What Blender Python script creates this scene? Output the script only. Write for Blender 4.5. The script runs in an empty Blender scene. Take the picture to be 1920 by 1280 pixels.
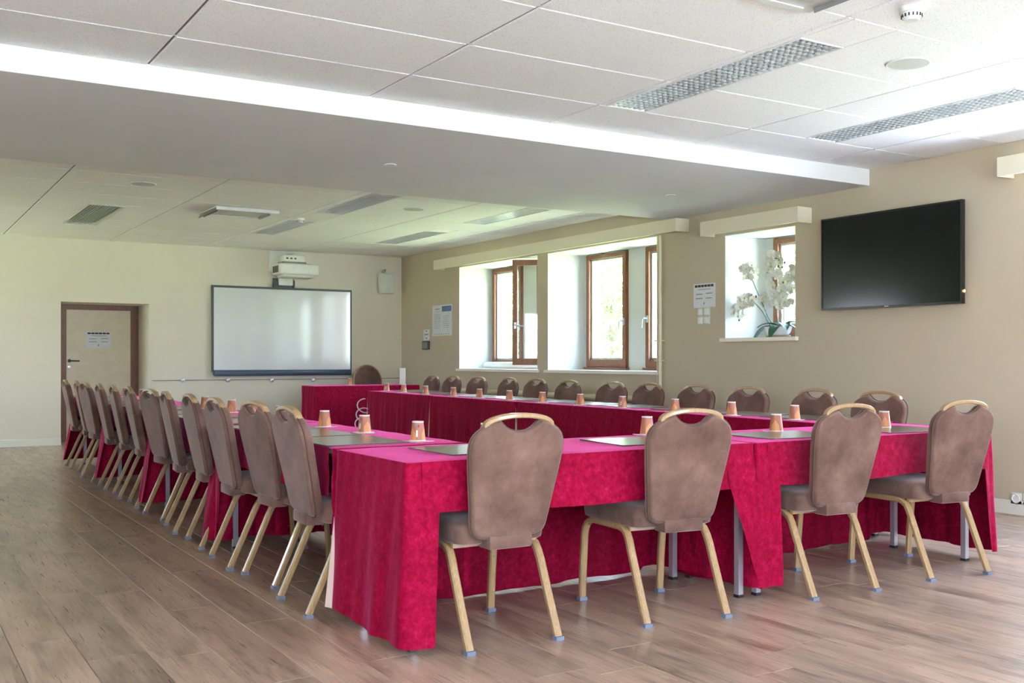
import bpy, bmesh, math, random
from mathutils import Vector, Matrix
random.seed(7)
SC = bpy.context.scene
COL = SC.collection
R = math.radians
PI = math.pi

# ------------------------------------------------------------------ camera
YAW = 31.711
cam_d = bpy.data.cameras.new('camera')
cam = bpy.data.objects.new('camera', cam_d)
COL.objects.link(cam)
cam.location = (0, 0, 1.13)
cam.rotation_euler = (R(90), 0, R(-YAW))
cam_d.sensor_width = 36.0
cam_d.lens = 36.0 * 1938.2 / 1920.0
cam_d.shift_y = 34.1 / 1920.0
cam_d.clip_start = 0.05
cam_d.clip_end = 400
SC.camera = cam

# ------------------------------------------------------------------ world, sun, daylight
w = bpy.data.worlds.new('sky')
SC.world = w
w.use_nodes = True
nt = w.node_tree
nt.nodes.clear()
o = nt.nodes.new('ShaderNodeOutputWorld')
bg = nt.nodes.new('ShaderNodeBackground')
tc = nt.nodes.new('ShaderNodeTexCoord')
sp = nt.nodes.new('ShaderNodeSeparateXYZ')
mr = nt.nodes.new('ShaderNodeMapRange')
cr = nt.nodes.new('ShaderNodeValToRGB')
nt.links.new(tc.outputs['Generated'], sp.inputs[0])
nt.links.new(sp.outputs['Z'], mr.inputs['Value'])
mr.inputs['From Min'].default_value = -1
mr.inputs['From Max'].default_value = 1
nt.links.new(mr.outputs[0], cr.inputs[0])
e = cr.color_ramp.elements
e[0].position = 0.49; e[0].color = (0.50, 0.54, 0.46, 1)
e[1].position = 0.51; e[1].color = (.86, .95, 1.10, 1)
k = cr.color_ramp.elements.new(0.75); k.color = (0.58, 0.80, 1.2, 1)
k = cr.color_ramp.elements.new(1.0); k.color = (0.40, 0.64, 1.2, 1)
nt.links.new(cr.outputs[0], bg.inputs['Color'])
bg.inputs['Strength'].default_value = 6.5
nt.links.new(bg.outputs[0], o.inputs['Surface'])

sun_d = bpy.data.lights.new('sun', 'SUN')
sun_d.energy = 36.0
sun_d.angle = R(1.0)
sun_d.color = (1.0, 0.99, 0.98)
sun = bpy.data.objects.new('sun', sun_d)
COL.objects.link(sun)
sun.rotation_euler = (R(-30), 0, 0)       # comes from beyond the far wall: lights the lawns, enters no window

def portal(loc, rot, sx, sy):             # sampling aid in an open window: emits nothing of its own
    d = bpy.data.lights.new('window_portal', 'AREA')
    d.shape = 'RECTANGLE'; d.size = sx; d.size_y = sy
    d.cycles.is_portal = True
    ob = bpy.data.objects.new('window_portal', d)
    COL.objects.link(ob)
    ob.location = loc; ob.rotation_euler = rot
RX = (R(90), 0, R(90))                    # faces -x
LX = (R(90), 0, R(-90))                   # faces +x
FY = (R(-90), 0, R(180))
portal((7.95, 3.3, 1.55), RX, 1.9, 1.95)

SC.view_settings.view_transform = 'Standard'
SC.view_settings.look = 'None'
SC.view_settings.gamma = 1.0
SC.view_settings.use_curve_mapping = False
SC.view_settings.exposure = 1.66
SC.cycles.use_denoising = True
SC.cycles.max_bounces = 14
SC.cycles.diffuse_bounces = 9
SC.cycles.glossy_bounces = 4
SC.cycles.transparent_max_bounces = 16
SC.cycles.sample_clamp_indirect = 8.0
SC.cycles.caustics_reflective = False
SC.cycles.caustics_refractive = False

# ------------------------------------------------------------------ materials
def srgb(r, g, b):
    f = lambda c: (c/255/12.92) if c/255 <= 0.04045 else ((c/255+0.055)/1.055)**2.4
    return (f(r), f(g), f(b), 1)

class NT:
    def __init__(s, name):
        s.m = bpy.data.materials.new(name); s.m.use_nodes = True
        s.t = s.m.node_tree; s.b = s.t.nodes['Principled BSDF']
        s.out = s.t.nodes['Material Output']
    def n(s, typ, **kw):
        x = s.t.nodes.new('ShaderNode' + typ)
        for a, v in kw.items():
            if a.startswith('i_'):
                x.inputs[a[2:].replace('_', ' ')].default_value = v
            else: setattr(x, a, v)
        return x
    def l(s, a, b): s.t.links.new(a, b)
    def ramp(s, fac, stops):
        x = s.t.nodes.new('ShaderNodeValToRGB')
        el = x.color_ramp.elements
        el[0].position, el[0].color = stops[0]
        el[1].position, el[1].color = stops[-1]
        for p, c in stops[1:-1]:
            q = el.new(p); q.color = c
        s.l(fac, x.inputs[0]); return x.outputs[0]
    def noise(s, vec, scale, detail=4, rough=.55):
        x = s.n('TexNoise'); x.inputs['Scale'].default_value = scale
        x.inputs['Detail'].default_value = detail; x.inputs['Roughness'].default_value = rough
        if vec is not None: s.l(vec, x.inputs['Vector'])
        return x.outputs[0]
    def bump(s, h, strength, dist=.01):
        x = s.n('Bump'); x.inputs['Strength'].default_value = strength
        x.inputs['Distance'].default_value = dist
        s.l(h, x.inputs['Height']); s.l(x.outputs[0], s.b.inputs['Normal'])

def plain(name, col, rough=.6, metal=0.0, noise_amt=.06, spec=.5, nscale=9, **kw):
    a = NT(name)
    tc = a.n('TexCoord')
    f = a.noise(tc.outputs['Object'], nscale, 3)
    c2 = tuple(max(0, c*(1-noise_amt)) for c in col[:3]) + (1,)
    c1 = tuple(c*(1+noise_amt*.6) for c in col[:3]) + (1,)
    a.l(a.ramp(f, [(.3, c2), (.7, c1)]), a.b.inputs['Base Color'])
    a.b.inputs['Roughness'].default_value = rough
    a.b.inputs['Metallic'].default_value = metal
    a.b.inputs['Specular IOR Level'].default_value = spec
    for kk, v in kw.items():
        a.b.inputs[kk.replace('_', ' ')].default_value = v
    return a.m

def wall_mat(name, col, rough=.75, bumpy=.15):
    a = NT(name)
    g = a.n('NewGeometry')
    f = a.noise(g.outputs['Position'], .8, 3)
    c1 = tuple(c*.95 for c in col[:3]) + (1,)
    a.l(a.ramp(f, [(.35, c1), (.65, col)]), a.b.inputs['Base Color'])
    a.b.inputs['Roughness'].default_value = rough
    a.bump(a.noise(g.outputs['Position'], 160, 2), bumpy, .002)
    return a.m

M = {}
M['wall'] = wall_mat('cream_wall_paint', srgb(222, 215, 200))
M['reveal'] = wall_mat('white_reveal_paint', srgb(206, 207, 205))
M['plaster'] = wall_mat('white_plaster', srgb(226, 226, 225), .8)
M['pelmet'] = wall_mat('cream_pelmet_paint', srgb(228, 220, 198), .5, .05)
M['trim'] = wall_mat('pale_trim', srgb(226, 224, 212), .5, .05)
M['sill'] = wall_mat('white_sill', srgb(236, 228, 218), .35, .03)

def tile_mat(name, speck):
    a = NT(name)
    g = a.n('NewGeometry'); oi = a.n('ObjectInfo')
    base = srgb(249, 249, 247)
    f = a.noise(g.outputs['Position'], 150, 2, .6)
    col = a.ramp(f, [(.30 if not speck else .33, tuple(c*(.72 if speck else .9) for c in base[:3]) + (1,)), (.42, base)])
    mx = a.n('Mix', data_type='RGBA', blend_type='MULTIPLY'); mx.inputs[0].default_value = 1
    v = a.ramp(oi.outputs['Random'], [(0, (.95, .95, .95, 1)), (1, (1, 1, 1, 1))])
    a.l(col, mx.inputs[6]); a.l(v, mx.inputs[7])
    a.l(mx.outputs[2], a.b.inputs['Base Color'])
    a.b.inputs['Roughness'].default_value = .9
    a.b.inputs['Specular IOR Level'].default_value = .2
    a.bump(f, .25, .002)
    return a.m
M['tile'] = tile_mat('ceiling_tile_mineral', True)
M['grid'] = plain('ceiling_grid_white', srgb(196, 195, 190), .8)
M['gap'] = plain('ceiling_void_grey', srgb(128, 126, 120), .9)

def floor_mat():
    a = NT('grey_brown_wood_vinyl')
    g = a.n('NewGeometry'); oi = a.n('ObjectInfo')
    add = a.n('Math', operation='ADD'); a.l(oi.outputs['Random'], add.inputs[0]); a.l(g.outputs['Random Per Island'], add.inputs[1])
    fr = a.n('Math', operation='FRACT'); a.l(add.outputs[0], fr.inputs[0])
    mul = a.n('Math', operation='MULTIPLY'); a.l(fr.outputs[0], mul.inputs[0]); mul.inputs[1].default_value = 37.0
    cx = a.n('CombineXYZ'); a.l(mul.outputs[0], cx.inputs[0]); a.l(mul.outputs[0], cx.inputs[1]); a.l(fr.outputs[0], cx.inputs[2])
    va = a.n('VectorMath', operation='ADD'); a.l(g.outputs['Position'], va.inputs[0]); a.l(cx.outputs[0], va.inputs[1])
    mp = a.n('Mapping'); mp.inputs['Scale'].default_value = (7.0, 1.1, 1); a.l(va.outputs[0], mp.inputs[0])
    mp2 = a.n('Mapping'); mp2.inputs['Scale'].default_value = (60.0, 2.6, 1); a.l(va.outputs[0], mp2.inputs[0])
    big = a.noise(mp.outputs[0], 1.3, 6, .62)
    fine = a.noise(mp2.outputs[0], 1.2, 5, .65)
    base = a.ramp(big, [(.25, srgb(112, 92, 78)), (.40, srgb(150, 128, 112)), (.52, srgb(172, 150, 132)), (.64, srgb(186, 160, 142)), (.80, srgb(196, 176, 160))])
    fc = a.ramp(fine, [(.30, (.48, .45, .43, 1)), (.5, (1, 1, 1, 1)), (.7, (1.12, 1.10, 1.08, 1))])
    mx = a.n('Mix', data_type='RGBA', blend_type='MULTIPLY'); mx.inputs[0].default_value = .62
    a.l(base, mx.inputs[6]); a.l(fc, mx.inputs[7])
    # dark knots and grain strokes
    mp3 = a.n('Mapping'); mp3.inputs['Scale'].default_value = (11.0, 1.7, 1); a.l(va.outputs[0], mp3.inputs[0])
    kn = a.noise(mp3.outputs[0], .9, 5, .7)
    kc = a.ramp(kn, [(.33, (.42, .37, .34, 1)), (.41, (1, 1, 1, 1)), (1, (1, 1, 1, 1))])
    mx3 = a.n('Mix', data_type='RGBA', blend_type='MULTIPLY'); mx3.inputs[0].default_value = .6
    a.l(mx.outputs[2], mx3.inputs[6]); a.l(kc, mx3.inputs[7])
    tone = a.ramp(fr.outputs[0], [(0, (.84, .85, .86, 1)), (.5, (1.0, .98, .97, 1)), (1, (1.06, 1.03, 1.0, 1))])
    mx2 = a.n('Mix', data_type='RGBA', blend_type='MULTIPLY'); mx2.inputs[0].default_value = 1
    a.l(mx3.outputs[2], mx2.inputs[6]); a.l(tone, mx2.inputs[7])
    a.l(mx2.outputs[2], a.b.inputs['Base Color'])
    rr = a.ramp(fine, [(.2, (.36, .36, .36, 1)), (.8, (.24, .24, .24, 1))])
    a.l(rr, a.b.inputs['Roughness'])
    a.b.inputs['Specular IOR Level'].default_value = .55
    a.bump(fine, .12, .002)
    return a.m
M['floor'] = floor_mat()
M['joint'] = plain('dark_plank_joint', srgb(66, 54, 46), .7)

def suede():
    a = NT('brown_suede')
    tc = a.n('TexCoord'); oi = a.n('ObjectInfo')
    va = a.n('VectorMath', operation='ADD')
    sc = a.n('VectorMath', operation='SCALE'); sc.inputs['Scale'].default_value = 3.0
    a.l(oi.outputs['Location'], sc.inputs[0])
    a.l(tc.outputs['Object'], va.inputs[0]); a.l(sc.outputs[0], va.inputs[1])
    f = a.noise(va.outputs[0], 5.5, 7, .66)
    c = a.ramp(f, [(.30, srgb(84, 60, 52)), (.47, srgb(106, 80, 70)), (.60, srgb(119, 92, 82)), (.76, srgb(134, 107, 96))])
    a.l(c, a.b.inputs['Base Color'])
    a.b.inputs['Roughness'].default_value = .8
    a.b.inputs['Specular IOR Level'].default_value = .25
    a.b.inputs['Sheen Weight'].default_value = .35
    a.b.inputs['Sheen Roughness'].default_value = .4
    a.b.inputs['Sheen Tint'].default_value = (1, .85, .85, 1)
    a.bump(a.noise(tc.outputs['Object'], 300, 2), .12, .001)
    return a.m
M['suede'] = suede()
M['piping'] = plain('dark_brown_piping', srgb(84, 62, 54), .7)

def woodgrain(name, c1, c2, scale=(1, 1, 1), rough=.4, metal=0.0, coat=0.0):
    a = NT(name)
    tc = a.n('TexCoord')
    mp = a.n('Mapping'); mp.inputs['Scale'].default_value = scale
    a.l(tc.outputs['Object'], mp.inputs[0])
    f = a.noise(mp.outputs[0], 6, 5, .6)
    a.l(a.ramp(f, [(.3, c1), (.7, c2)]), a.b.inputs['Base Color'])
    a.b.inputs['Roughness'].default_value = rough
    a.b.inputs['Metallic'].default_value = metal
    a.b.inputs['Coat Weight'].default_value = coat
    return a.m
M['legwood'] = woodgrain('light_oak_print_tube', srgb(146, 116, 80), srgb(172, 142, 102), (22, 22, .8), .32, 0.0, .3)
M['cap'] = plain('clear_blue_foot_cap', srgb(108, 120, 142), .35)
M['darkwood'] = woodgrain('brown_window_wood', srgb(108, 66, 44), srgb(150, 98, 66), (20, 20, 2), .45)
M['doorwood'] = woodgrain('red_brown_door_frame', srgb(104, 66, 50), srgb(132, 88, 68), (14, 14, 2), .4)
M['door'] = plain('cream_door_paint', srgb(214, 203, 180), .38)

def cloth(name, mul=1.0):
    a = NT(name)
    tc = a.n('TexCoord'); g = a.n('NewGeometry')
    p = g.outputs['Position']
    f = a.noise(p, 34, 7, .75)
    f2 = a.noise(p, 4.0, 3, .5)
    c = a.ramp(f, [(.34, srgb(122, 0, 34)), (.48, srgb(140, 2, 44)), (.60, srgb(156, 10, 58)), (.74, srgb(188, 40, 92))])
    t = a.ramp(f2, [(.3, (.86, .86, .86, 1)), (.7, (1.06, 1.06, 1.06, 1))])
    mx = a.n('Mix', data_type='RGBA', blend_type='MULTIPLY'); mx.inputs[0].default_value = 1
    a.l(c, mx.inputs[6]); a.l(t, mx.inputs[7])
    bk = a.n('Mix', data_type='RGBA', blend_type='MULTIPLY'); a.l(g.outputs['Backfacing'], bk.inputs[0])   # reverse side darkened to deepen the shade under the tables
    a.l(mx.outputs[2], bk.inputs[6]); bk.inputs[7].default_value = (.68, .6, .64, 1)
    a.l(bk.outputs[2], a.b.inputs['Base Color'])
    a.b.inputs['Roughness'].default_value = .7
    a.b.inputs['Specular IOR Level'].default_value = .08
    a.b.inputs['Sheen Weight'].default_value = .55
    a.b.inputs['Sheen Roughness'].default_value = .3
    a.b.inputs['Sheen Tint'].default_value = (1, .16, .5, 1)
    a.bump(a.noise(p, 90, 3), .2, .002)
    return a.m
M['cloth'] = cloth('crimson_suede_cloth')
M['lining'] = plain('beige_cloth_lining', srgb(214, 196, 180), .8)
M['chrome'] = plain('brushed_steel', srgb(196, 198, 206), .3, .7, .03)
M['tabletop'] = plain('grey_laminate', srgb(170, 165, 158), .5)
M['mat'] = plain('dark_leather_desk_mat', srgb(96, 90, 80), .28, 0, .08, .6, 40, Coat_Weight=.7, Coat_Roughness=.2, Coat_IOR=1.8)
M['napkin'] = plain('white_paper_napkin', srgb(236, 226, 226), .8, nscale=30)
M['white'] = plain('white_plastic', srgb(228, 228, 226), .4)
M['offwhite'] = plain('offwhite_plastic', srgb(206, 206, 196), .45)
M['grey'] = plain('grey_plastic', srgb(128, 130, 130), .5)
M['dark'] = plain('dark_plastic', srgb(38, 40, 42), .4)
M['navy'] = plain('navy_tray_metal', srgb(52, 70, 96), .35)
M['boardframe'] = plain('dark_green_grey_frame', srgb(66, 80, 80), .35)
M['board'] = plain('white_glossy_board', srgb(214, 218, 222), .2, 0, .02, .7, 2, Coat_Weight=1.0, Coat_IOR=2.0, Coat_Roughness=.1)
M['tv'] = plain('black_tv_glass', srgb(18, 20, 19), .14, 0, .05, .3)
M['bezel'] = plain('black_tv_bezel', srgb(16, 17, 17), .3)
M['louvre'] = plain('aluminium_louvre', srgb(232, 236, 238), .3, .35, .03)
M['reflector'] = plain('lamp_reflector', srgb(216, 224, 222), .35, .3, .03)
M['speaker'] = plain('grey_speaker_mesh', srgb(196, 198, 190), .7)
M['speaker2'] = plain('grey_wall_speaker_mesh', srgb(206, 210, 204), .7)
M['paper'] = plain('white_printed_paper', srgb(214, 216, 224), .5)
M['ink'] = plain('grey_ink', srgb(132, 136, 150), .6)
M['inkdark'] = plain('dark_brown_ink', srgb(58, 44, 42), .6)
M['inkblue'] = plain('blue_photo_print', srgb(92, 122, 168), .5, 0, .5, nscale=30)
M['leaf'] = plain('orchid_leaf_green', srgb(34, 86, 62), .35, 0, .25)
M['stem'] = plain('orchid_stem_green', srgb(70, 104, 84), .5)
M['petal'] = plain('white_orchid_petal', srgb(216, 214, 206), .6, 0, .03)
M['petalcore'] = plain('yellow_green_petal_core', srgb(206, 208, 150), .6)
M['bud'] = plain('dark_green_bud', srgb(60, 80, 62), .5)
M['pot'] = plain('white_ceramic', srgb(236, 238, 240), .25)
M['wood'] = plain('pale_wood_base', srgb(170, 150, 128), .6)
M['pipe'] = plain('cream_painted_pipe', srgb(214, 206, 178), .4)
M['coil'] = plain('white_cable', srgb(226, 214, 224), .45)
M['brass'] = plain('brass', srgb(190, 150, 70), .3, 1.0)

def glass():
    a = NT('window_glass')
    a.t.nodes.remove(a.b)
    tr = a.n('BsdfTransparent'); tr.inputs[0].default_value = (.95, .97, .96, 1)
    gl = a.n('BsdfGlossy'); gl.inputs['Roughness'].default_value = .02
    lw = a.n('LayerWeight'); lw.inputs['Blend'].default_value = .5
    pw = a.n('Math', operation='POWER'); a.l(lw.outputs['Facing'], pw.inputs[0]); pw.inputs[1].default_value = 4.0
    f = a.n('Math', operation='MULTIPLY_ADD'); a.l(pw.outputs[0], f.inputs[0]); f.inputs[1].default_value = .6; f.inputs[2].default_value = .04
    mx = a.n('MixShader'); a.l(f.outputs[0], mx.inputs[0]); a.l(tr.outputs[0], mx.inputs[1]); a.l(gl.outputs[0], mx.inputs[2])
    a.l(mx.outputs[0], a.out.inputs['Surface'])
    return a.m
M['glass'] = glass()

def cupmat():
    a = NT('terracotta_paper_cup')
    tc = a.n('TexCoord'); sp = a.n('SeparateXYZ'); a.l(tc.outputs['Object'], sp.inputs[0])
    at = a.n('Math', operation='ARCTAN2'); a.l(sp.outputs['Y'], at.inputs[0]); a.l(sp.outputs['X'], at.inputs[1])
    # big pointed house-shaped panels, lighter orange, around the cup
    m1 = a.n('Math', operation='MULTIPLY'); a.l(at.outputs[0], m1.inputs[0]); m1.inputs[1].default_value = 1.5 / PI
    fr = a.n('Math', operation='FRACT'); a.l(m1.outputs[0], fr.inputs[0])
    ab = a.n('Math', operation='SUBTRACT'); a.l(fr.outputs[0], ab.inputs[0]); ab.inputs[1].default_value = .5
    ab2 = a.n('Math', operation='ABSOLUTE'); a.l(ab.outputs[0], ab2.inputs[0])
    mz = a.n('Math', operation='MULTIPLY'); a.l(ab2.outputs[0], mz.inputs[0]); mz.inputs[1].default_value = .1
    su = a.n('Math', operation='ADD'); a.l(sp.outputs['Z'], su.inputs[0]); a.l(mz.outputs[0], su.inputs[1])
    lt = a.n('Math', operation='LESS_THAN'); a.l(su.outputs[0], lt.inputs[0]); lt.inputs[1].default_value = .064
    lt2 = a.n('Math', operation='LESS_THAN'); a.l(ab2.outputs[0], lt2.inputs[0]); lt2.inputs[1].default_value = .3
    an = a.n('Math', operation='MULTIPLY'); a.l(lt.outputs[0], an.inputs[0]); a.l(lt2.outputs[0], an.inputs[1])
    mx = a.n('Mix', data_type='RGBA'); a.l(an.outputs[0], mx.inputs[0])
    mx.inputs[6].default_value = srgb(176, 112, 84); mx.inputs[7].default_value = srgb(214, 146, 96)
    a.l(mx.outputs[2], a.b.inputs['Base Color'])
    a.b.inputs['Roughness'].default_value = .45
    return a.m
M['cup'] = cupmat()

# ------------------------------------------------------------------ mesh helpers
class MB:
    def __init__(s): s.v = []; s.f = []; s.mi = []
    def add(s, vs, fs, m=0):
        b = len(s.v); s.v += [tuple(x) for x in vs]
        for f in fs: s.f.append([i+b for i in f]); s.mi.append(m)
        return s
    def box(s, x0, x1, y0, y1, z0, z1, m=0):
        v = [(x0,y0,z0),(x1,y0,z0),(x1,y1,z0),(x0,y1,z0),(x0,y0,z1),(x1,y0,z1),(x1,y1,z1),(x0,y1,z1)]
        return s.add(v, [(0,3,2,1),(4,5,6,7),(0,1,5,4),(1,2,6,5),(2,3,7,6),(3,0,4,7)], m)
    def obox(s, c, dims, rot, m=0):                    # oriented box
        hx, hy, hz = [d/2 for d in dims]
        v = [(-hx,-hy,-hz),(hx,-hy,-hz),(hx,hy,-hz),(-hx,hy,-hz),(-hx,-hy,hz),(hx,-hy,hz),(hx,hy,hz),(-hx,hy,hz)]
        v = [rot @ Vector(p) + Vector(c) for p in v]
        return s.add(v, [(0,3,2,1),(4,5,6,7),(0,1,5,4),(1,2,6,5),(2,3,7,6),(3,0,4,7)], m)
    def lathe(s, prof, n=20, c=(0,0,0), m=0, cap0=True, cap1=True):
        vs = []; fs = []
        for r, z in prof:
            for k in range(n):
                a = 2*PI*k/n; vs.append((c[0]+r*math.cos(a), c[1]+r*math.sin(a), c[2]+z))
        for i in range(len(prof)-1):
            for k in range(n):
                k2 = (k+1) % n
                fs.append((i*n+k, i*n+k2, (i+1)*n+k2, (i+1)*n+k))
        if cap0: fs.append(tuple(reversed(range(n))))
        if cap1: fs.append(tuple((len(prof)-1)*n+k for k in range(n)))
        return s.add(vs, fs, m)
    def tube(s, path, w, h=None, n=8, m=0, up=(0,0,1), caps=True):
        """sweep; h given -> rectangular section (w across, h along the normal), else round radius w"""
        P = [Vector(p) for p in path]; vs = []; fs = []
        if h is None: sec = [(w*math.cos(2*PI*k/n), w*math.sin(2*PI*k/n)) for k in range(n)]
        else:
            q = min(w, h)*.22
            sec = [(w/2-q,-h/2),(w/2,-h/2+q),(w/2,h/2-q),(w/2-q,h/2),(-w/2+q,h/2),(-w/2,h/2-q),(-w/2,-h/2+q),(-w/2+q,-h/2)]
        n = len(sec); upv = Vector(up)
        for i, p in enumerate(P):
            if i == 0: t = P[1]-P[0]
            elif i == len(P)-1: t = P[-1]-P[-2]
            else: t = (P[i+1]-P[i]).normalized()+(P[i]-P[i-1]).normalized()
            t.normalize()
            a = t.cross(upv)
            if a.length < 1e-4: a = t.cross(Vector((0,1,0)))
            a.normalize(); b = a.cross(t).normalized()
            for (x, y) in sec: vs.append(p + a*x + b*y)
        for i in range(len(P)-1):
            for k in range(n):
                k2 = (k+1) % n
                fs.append((i*n+k, i*n+k2, (i+1)*n+k2, (i+1)*n+k))
        if caps:
            fs.append(tuple(reversed(range(n)))); fs.append(tuple((len(P)-1)*n+k for k in range(n)))
        return s.add(vs, fs, m)
    def mesh(s, name, mats, smooth=None, recalc=False):
        me = bpy.data.meshes.new(name)
        me.from_pydata(s.v, [], s.f)
        if not isinstance(mats, (list, tuple)): mats = [mats]
        for m in mats: me.materials.append(m)
        if len(mats) > 1:
            me.polygons.foreach_set('material_index', s.mi)
        if recalc:
            bm = bmesh.new(); bm.from_mesh(me)
            bmesh.ops.recalc_face_normals(bm, faces=bm.faces); bm.to_mesh(me); bm.free()
        if smooth is not None:
            me.shade_smooth(); me.set_sharp_from_angle(angle=R(smooth))
        me.update()
        return me

def rbox(x0, x1, y0, y1, z0, z1, r, seg=2):
    """rounded box as MB"""
    bm = bmesh.new()
    bmesh.ops.create_cube(bm, size=1)
    for v in bm.verts:
        v.co = Vector(((x0+x1)/2+v.co.x*(x1-x0), (y0+y1)/2+v.co.y*(y1-y0), (z0+z1)/2+v.co.z*(z1-z0)))
    bmesh.ops.bevel(bm, geom=list(bm.edges), offset=r, segments=seg, profile=.5, affect='EDGES')
    m = MB(); bm.verts.index_update()
    m.add([v.co[:] for v in bm.verts], [[v.index for v in f.verts] for f in bm.faces])
    bm.free(); return m

def link(name, me, parent=None):
    ob = bpy.data.objects.new(name, me); COL.objects.link(ob)
    if parent is not None: ob.parent = parent
    return ob
def obj(name, mb, mats, parent=None, smooth=None, recalc=False):
    return link(name, mb.mesh(name, mats, smooth, recalc), parent)
def struct(name, mb, mats, parent=None, smooth=None):
    ob = obj(name, mb, mats, parent, smooth)
    if parent is None: ob['kind'] = 'structure'
    return ob
def thing(name, label, cat, loc=(0,0,0), rz=0.0, group=None):
    ob = bpy.data.objects.new(name, None); COL.objects.link(ob)
    ob.empty_display_size = .1
    ob.location = loc; ob.rotation_euler = (0, 0, rz)
    ob['label'] = label; ob['category'] = cat
    if group: ob['group'] = group
    return ob
def tag(ob, label, cat, group=None):
    ob['label'] = label; ob['category'] = cat
    if group: ob['group'] = group
    return ob
def dup(root, loc, rz, label):
    r = root.copy(); COL.objects.link(r); r.location = loc; r.rotation_euler = (0, 0, rz); r['label'] = label
    for ch in list(root.children):
        c = ch.copy(); COL.objects.link(c); c.parent = r
        for g in list(ch.children):
            d = g.copy(); COL.objects.link(d); d.parent = c
    return r
ORD = ['nearest', 'second', 'third', 'fourth', 'fifth', 'sixth', 'seventh', 'eighth', 'ninth', 'tenth', 'eleventh', 'twelfth']

def rect_sub(rects, hole):
    out = []
    hx0, hx1, hy0, hy1 = hole
    for (x0, x1, y0, y1) in rects:
        if hx0 >= x1 or hx1 <= x0 or hy0 >= y1 or hy1 <= y0:
            out.append((x0, x1, y0, y1)); continue
        if hx0 > x0: out.append((x0, hx0, y0, y1))
        if hx1 < x1: out.append((hx1, x1, y0, y1))
        a0, a1 = max(x0, hx0), min(x1, hx1)
        if hy0 > y0: out.append((a0, a1, y0, hy0))
        if hy1 < y1: out.append((a0, a1, hy1, y1))
    return out

# pixel helpers (photo frame 1920x1280) used for measured positions
_c, _s, F_ = math.cos(R(YAW)), math.sin(R(YAW)), 1938.2
def ratio(u):                 # y / x of the vertical plane seen at column u
    a = (u-960)/F_
    return (-_s*a+_c)/(_c*a+_s)

# ------------------------------------------------------------------ room shell
XR, YF = 7.1, 14.808
XL, YB = -2.4, -3.2
ZN, ZFC, ZB = 2.722, 2.742, 2.588
BY0, BY1 = 5.794, 8.314

# right wall: inner layer with deep openings, outer layer with the window holes
inner = [(YB-.3, YF, 0, 3.0)]
O1 = (10.88, 12.92, 1.0, 2.445); O2 = (8.52, 10.65, 1.0, 2.445); O3 = (6.61, 7.52, 1.335, 2.345); O4 = (2.3, 4.3, .55, 2.45)
for h in (O1, O2, O3, O4): inner = rect_sub(inner, h)
mb = MB()
for (a, b, c, d) in inner: mb.box(XR, 7.65, a, b, c, d)
M['wall2'] = wall_mat('shaded_cream_wall_paint', srgb(192, 179, 158))  # the cream paint again, darkened to carry this wall's dimmer light
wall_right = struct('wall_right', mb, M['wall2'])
outer = [(YB-.3, YF+.3, -.4, 3.0)]
WIN = [(12.08, 12.88, 1.025, 2.445), (10.93, 11.73, 1.025, 2.445), (9.74, 10.57, 1.025, 2.445), (8.57, 9.40, 1.025, 2.445),
       (6.62, 7.40, 1.36, 2.345), (2.4, 4.2, .6, 2.45)]
for h in WIN: outer = rect_sub(outer, h)
mb = MB()
for (a, b, c, d) in outer: mb.box(7.65, 7.85, a, b, c, d)
obj('outer_wall_layer', mb, M['reveal'], wall_right)
# white reveal linings (thin plaster skins on the four faces of each opening)
for (y0, y1, z0, z1) in (O1, O2, O3, O4):
    mb = MB(); t = .004
    mb.box(XR, 7.65, y1-t, y1, z0, z1); mb.box(XR, 7.65, y0, y0+t, z0, z1)
    mb.box(XR, 7.65, y0+t, y1-t, z1-t, z1); mb.box(XR, 7.65, y0+t, y1-t, z0, z0+t)
    obj('reveal_lining', mb, M['reveal'], wall_right)

# far wall with door recess
DX0, DX1, DZ = 2.116, 3.25, 1.90
mb = MB()
for (a, b, c, d) in rect_sub([(XL-.3, XR, -0.0, 3.0)], (DX0, DX1, -1, DZ)): mb.box(a, b, YF, YF+.85, c, d)
mb.box(DX0, DX1, YF+.80, YF+.85, 0, DZ)
struct('wall_far', mb, M['wall'])
# left wall with two openings added to light the room, back wall openings sized for brightness, both outside the frame
mb = MB()
LW = [(12.8, 14.6, .8, 2.2), (-2.6, .2, .7, 2.4)]
rr = [(YB-.3, YF, 0, 3.0)]
for h in LW: rr = rect_sub(rr, h)
for (a, b, c, d) in rr: mb.box(XL-.4, XL, a, b, c, d)
struct('wall_left', mb, M['wall'])
mb = MB(); rr = [(XL, XR, 0, 3.0)]
BW = [(-1.4, .6, .3, 2.4), (1.8, 3.5, .3, 2.4), (4.9, 6.3, .3, 2.4)]
for h in BW: rr = rect_sub(rr, h)
for (a, b, c, d) in rr: mb.box(a, b, YB-.4, YB, c, d)
struct('wall_back', mb, M['wall'])
for (a, b, c, d) in LW: portal((XL-.38, (a+b)/2, (c+d)/2), LX, b-a, d-c)
for (a, b, c, d) in BW: portal(((a+b)/2, YB-.38, (c+d)/2), FY, b-a, d-c)

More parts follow.
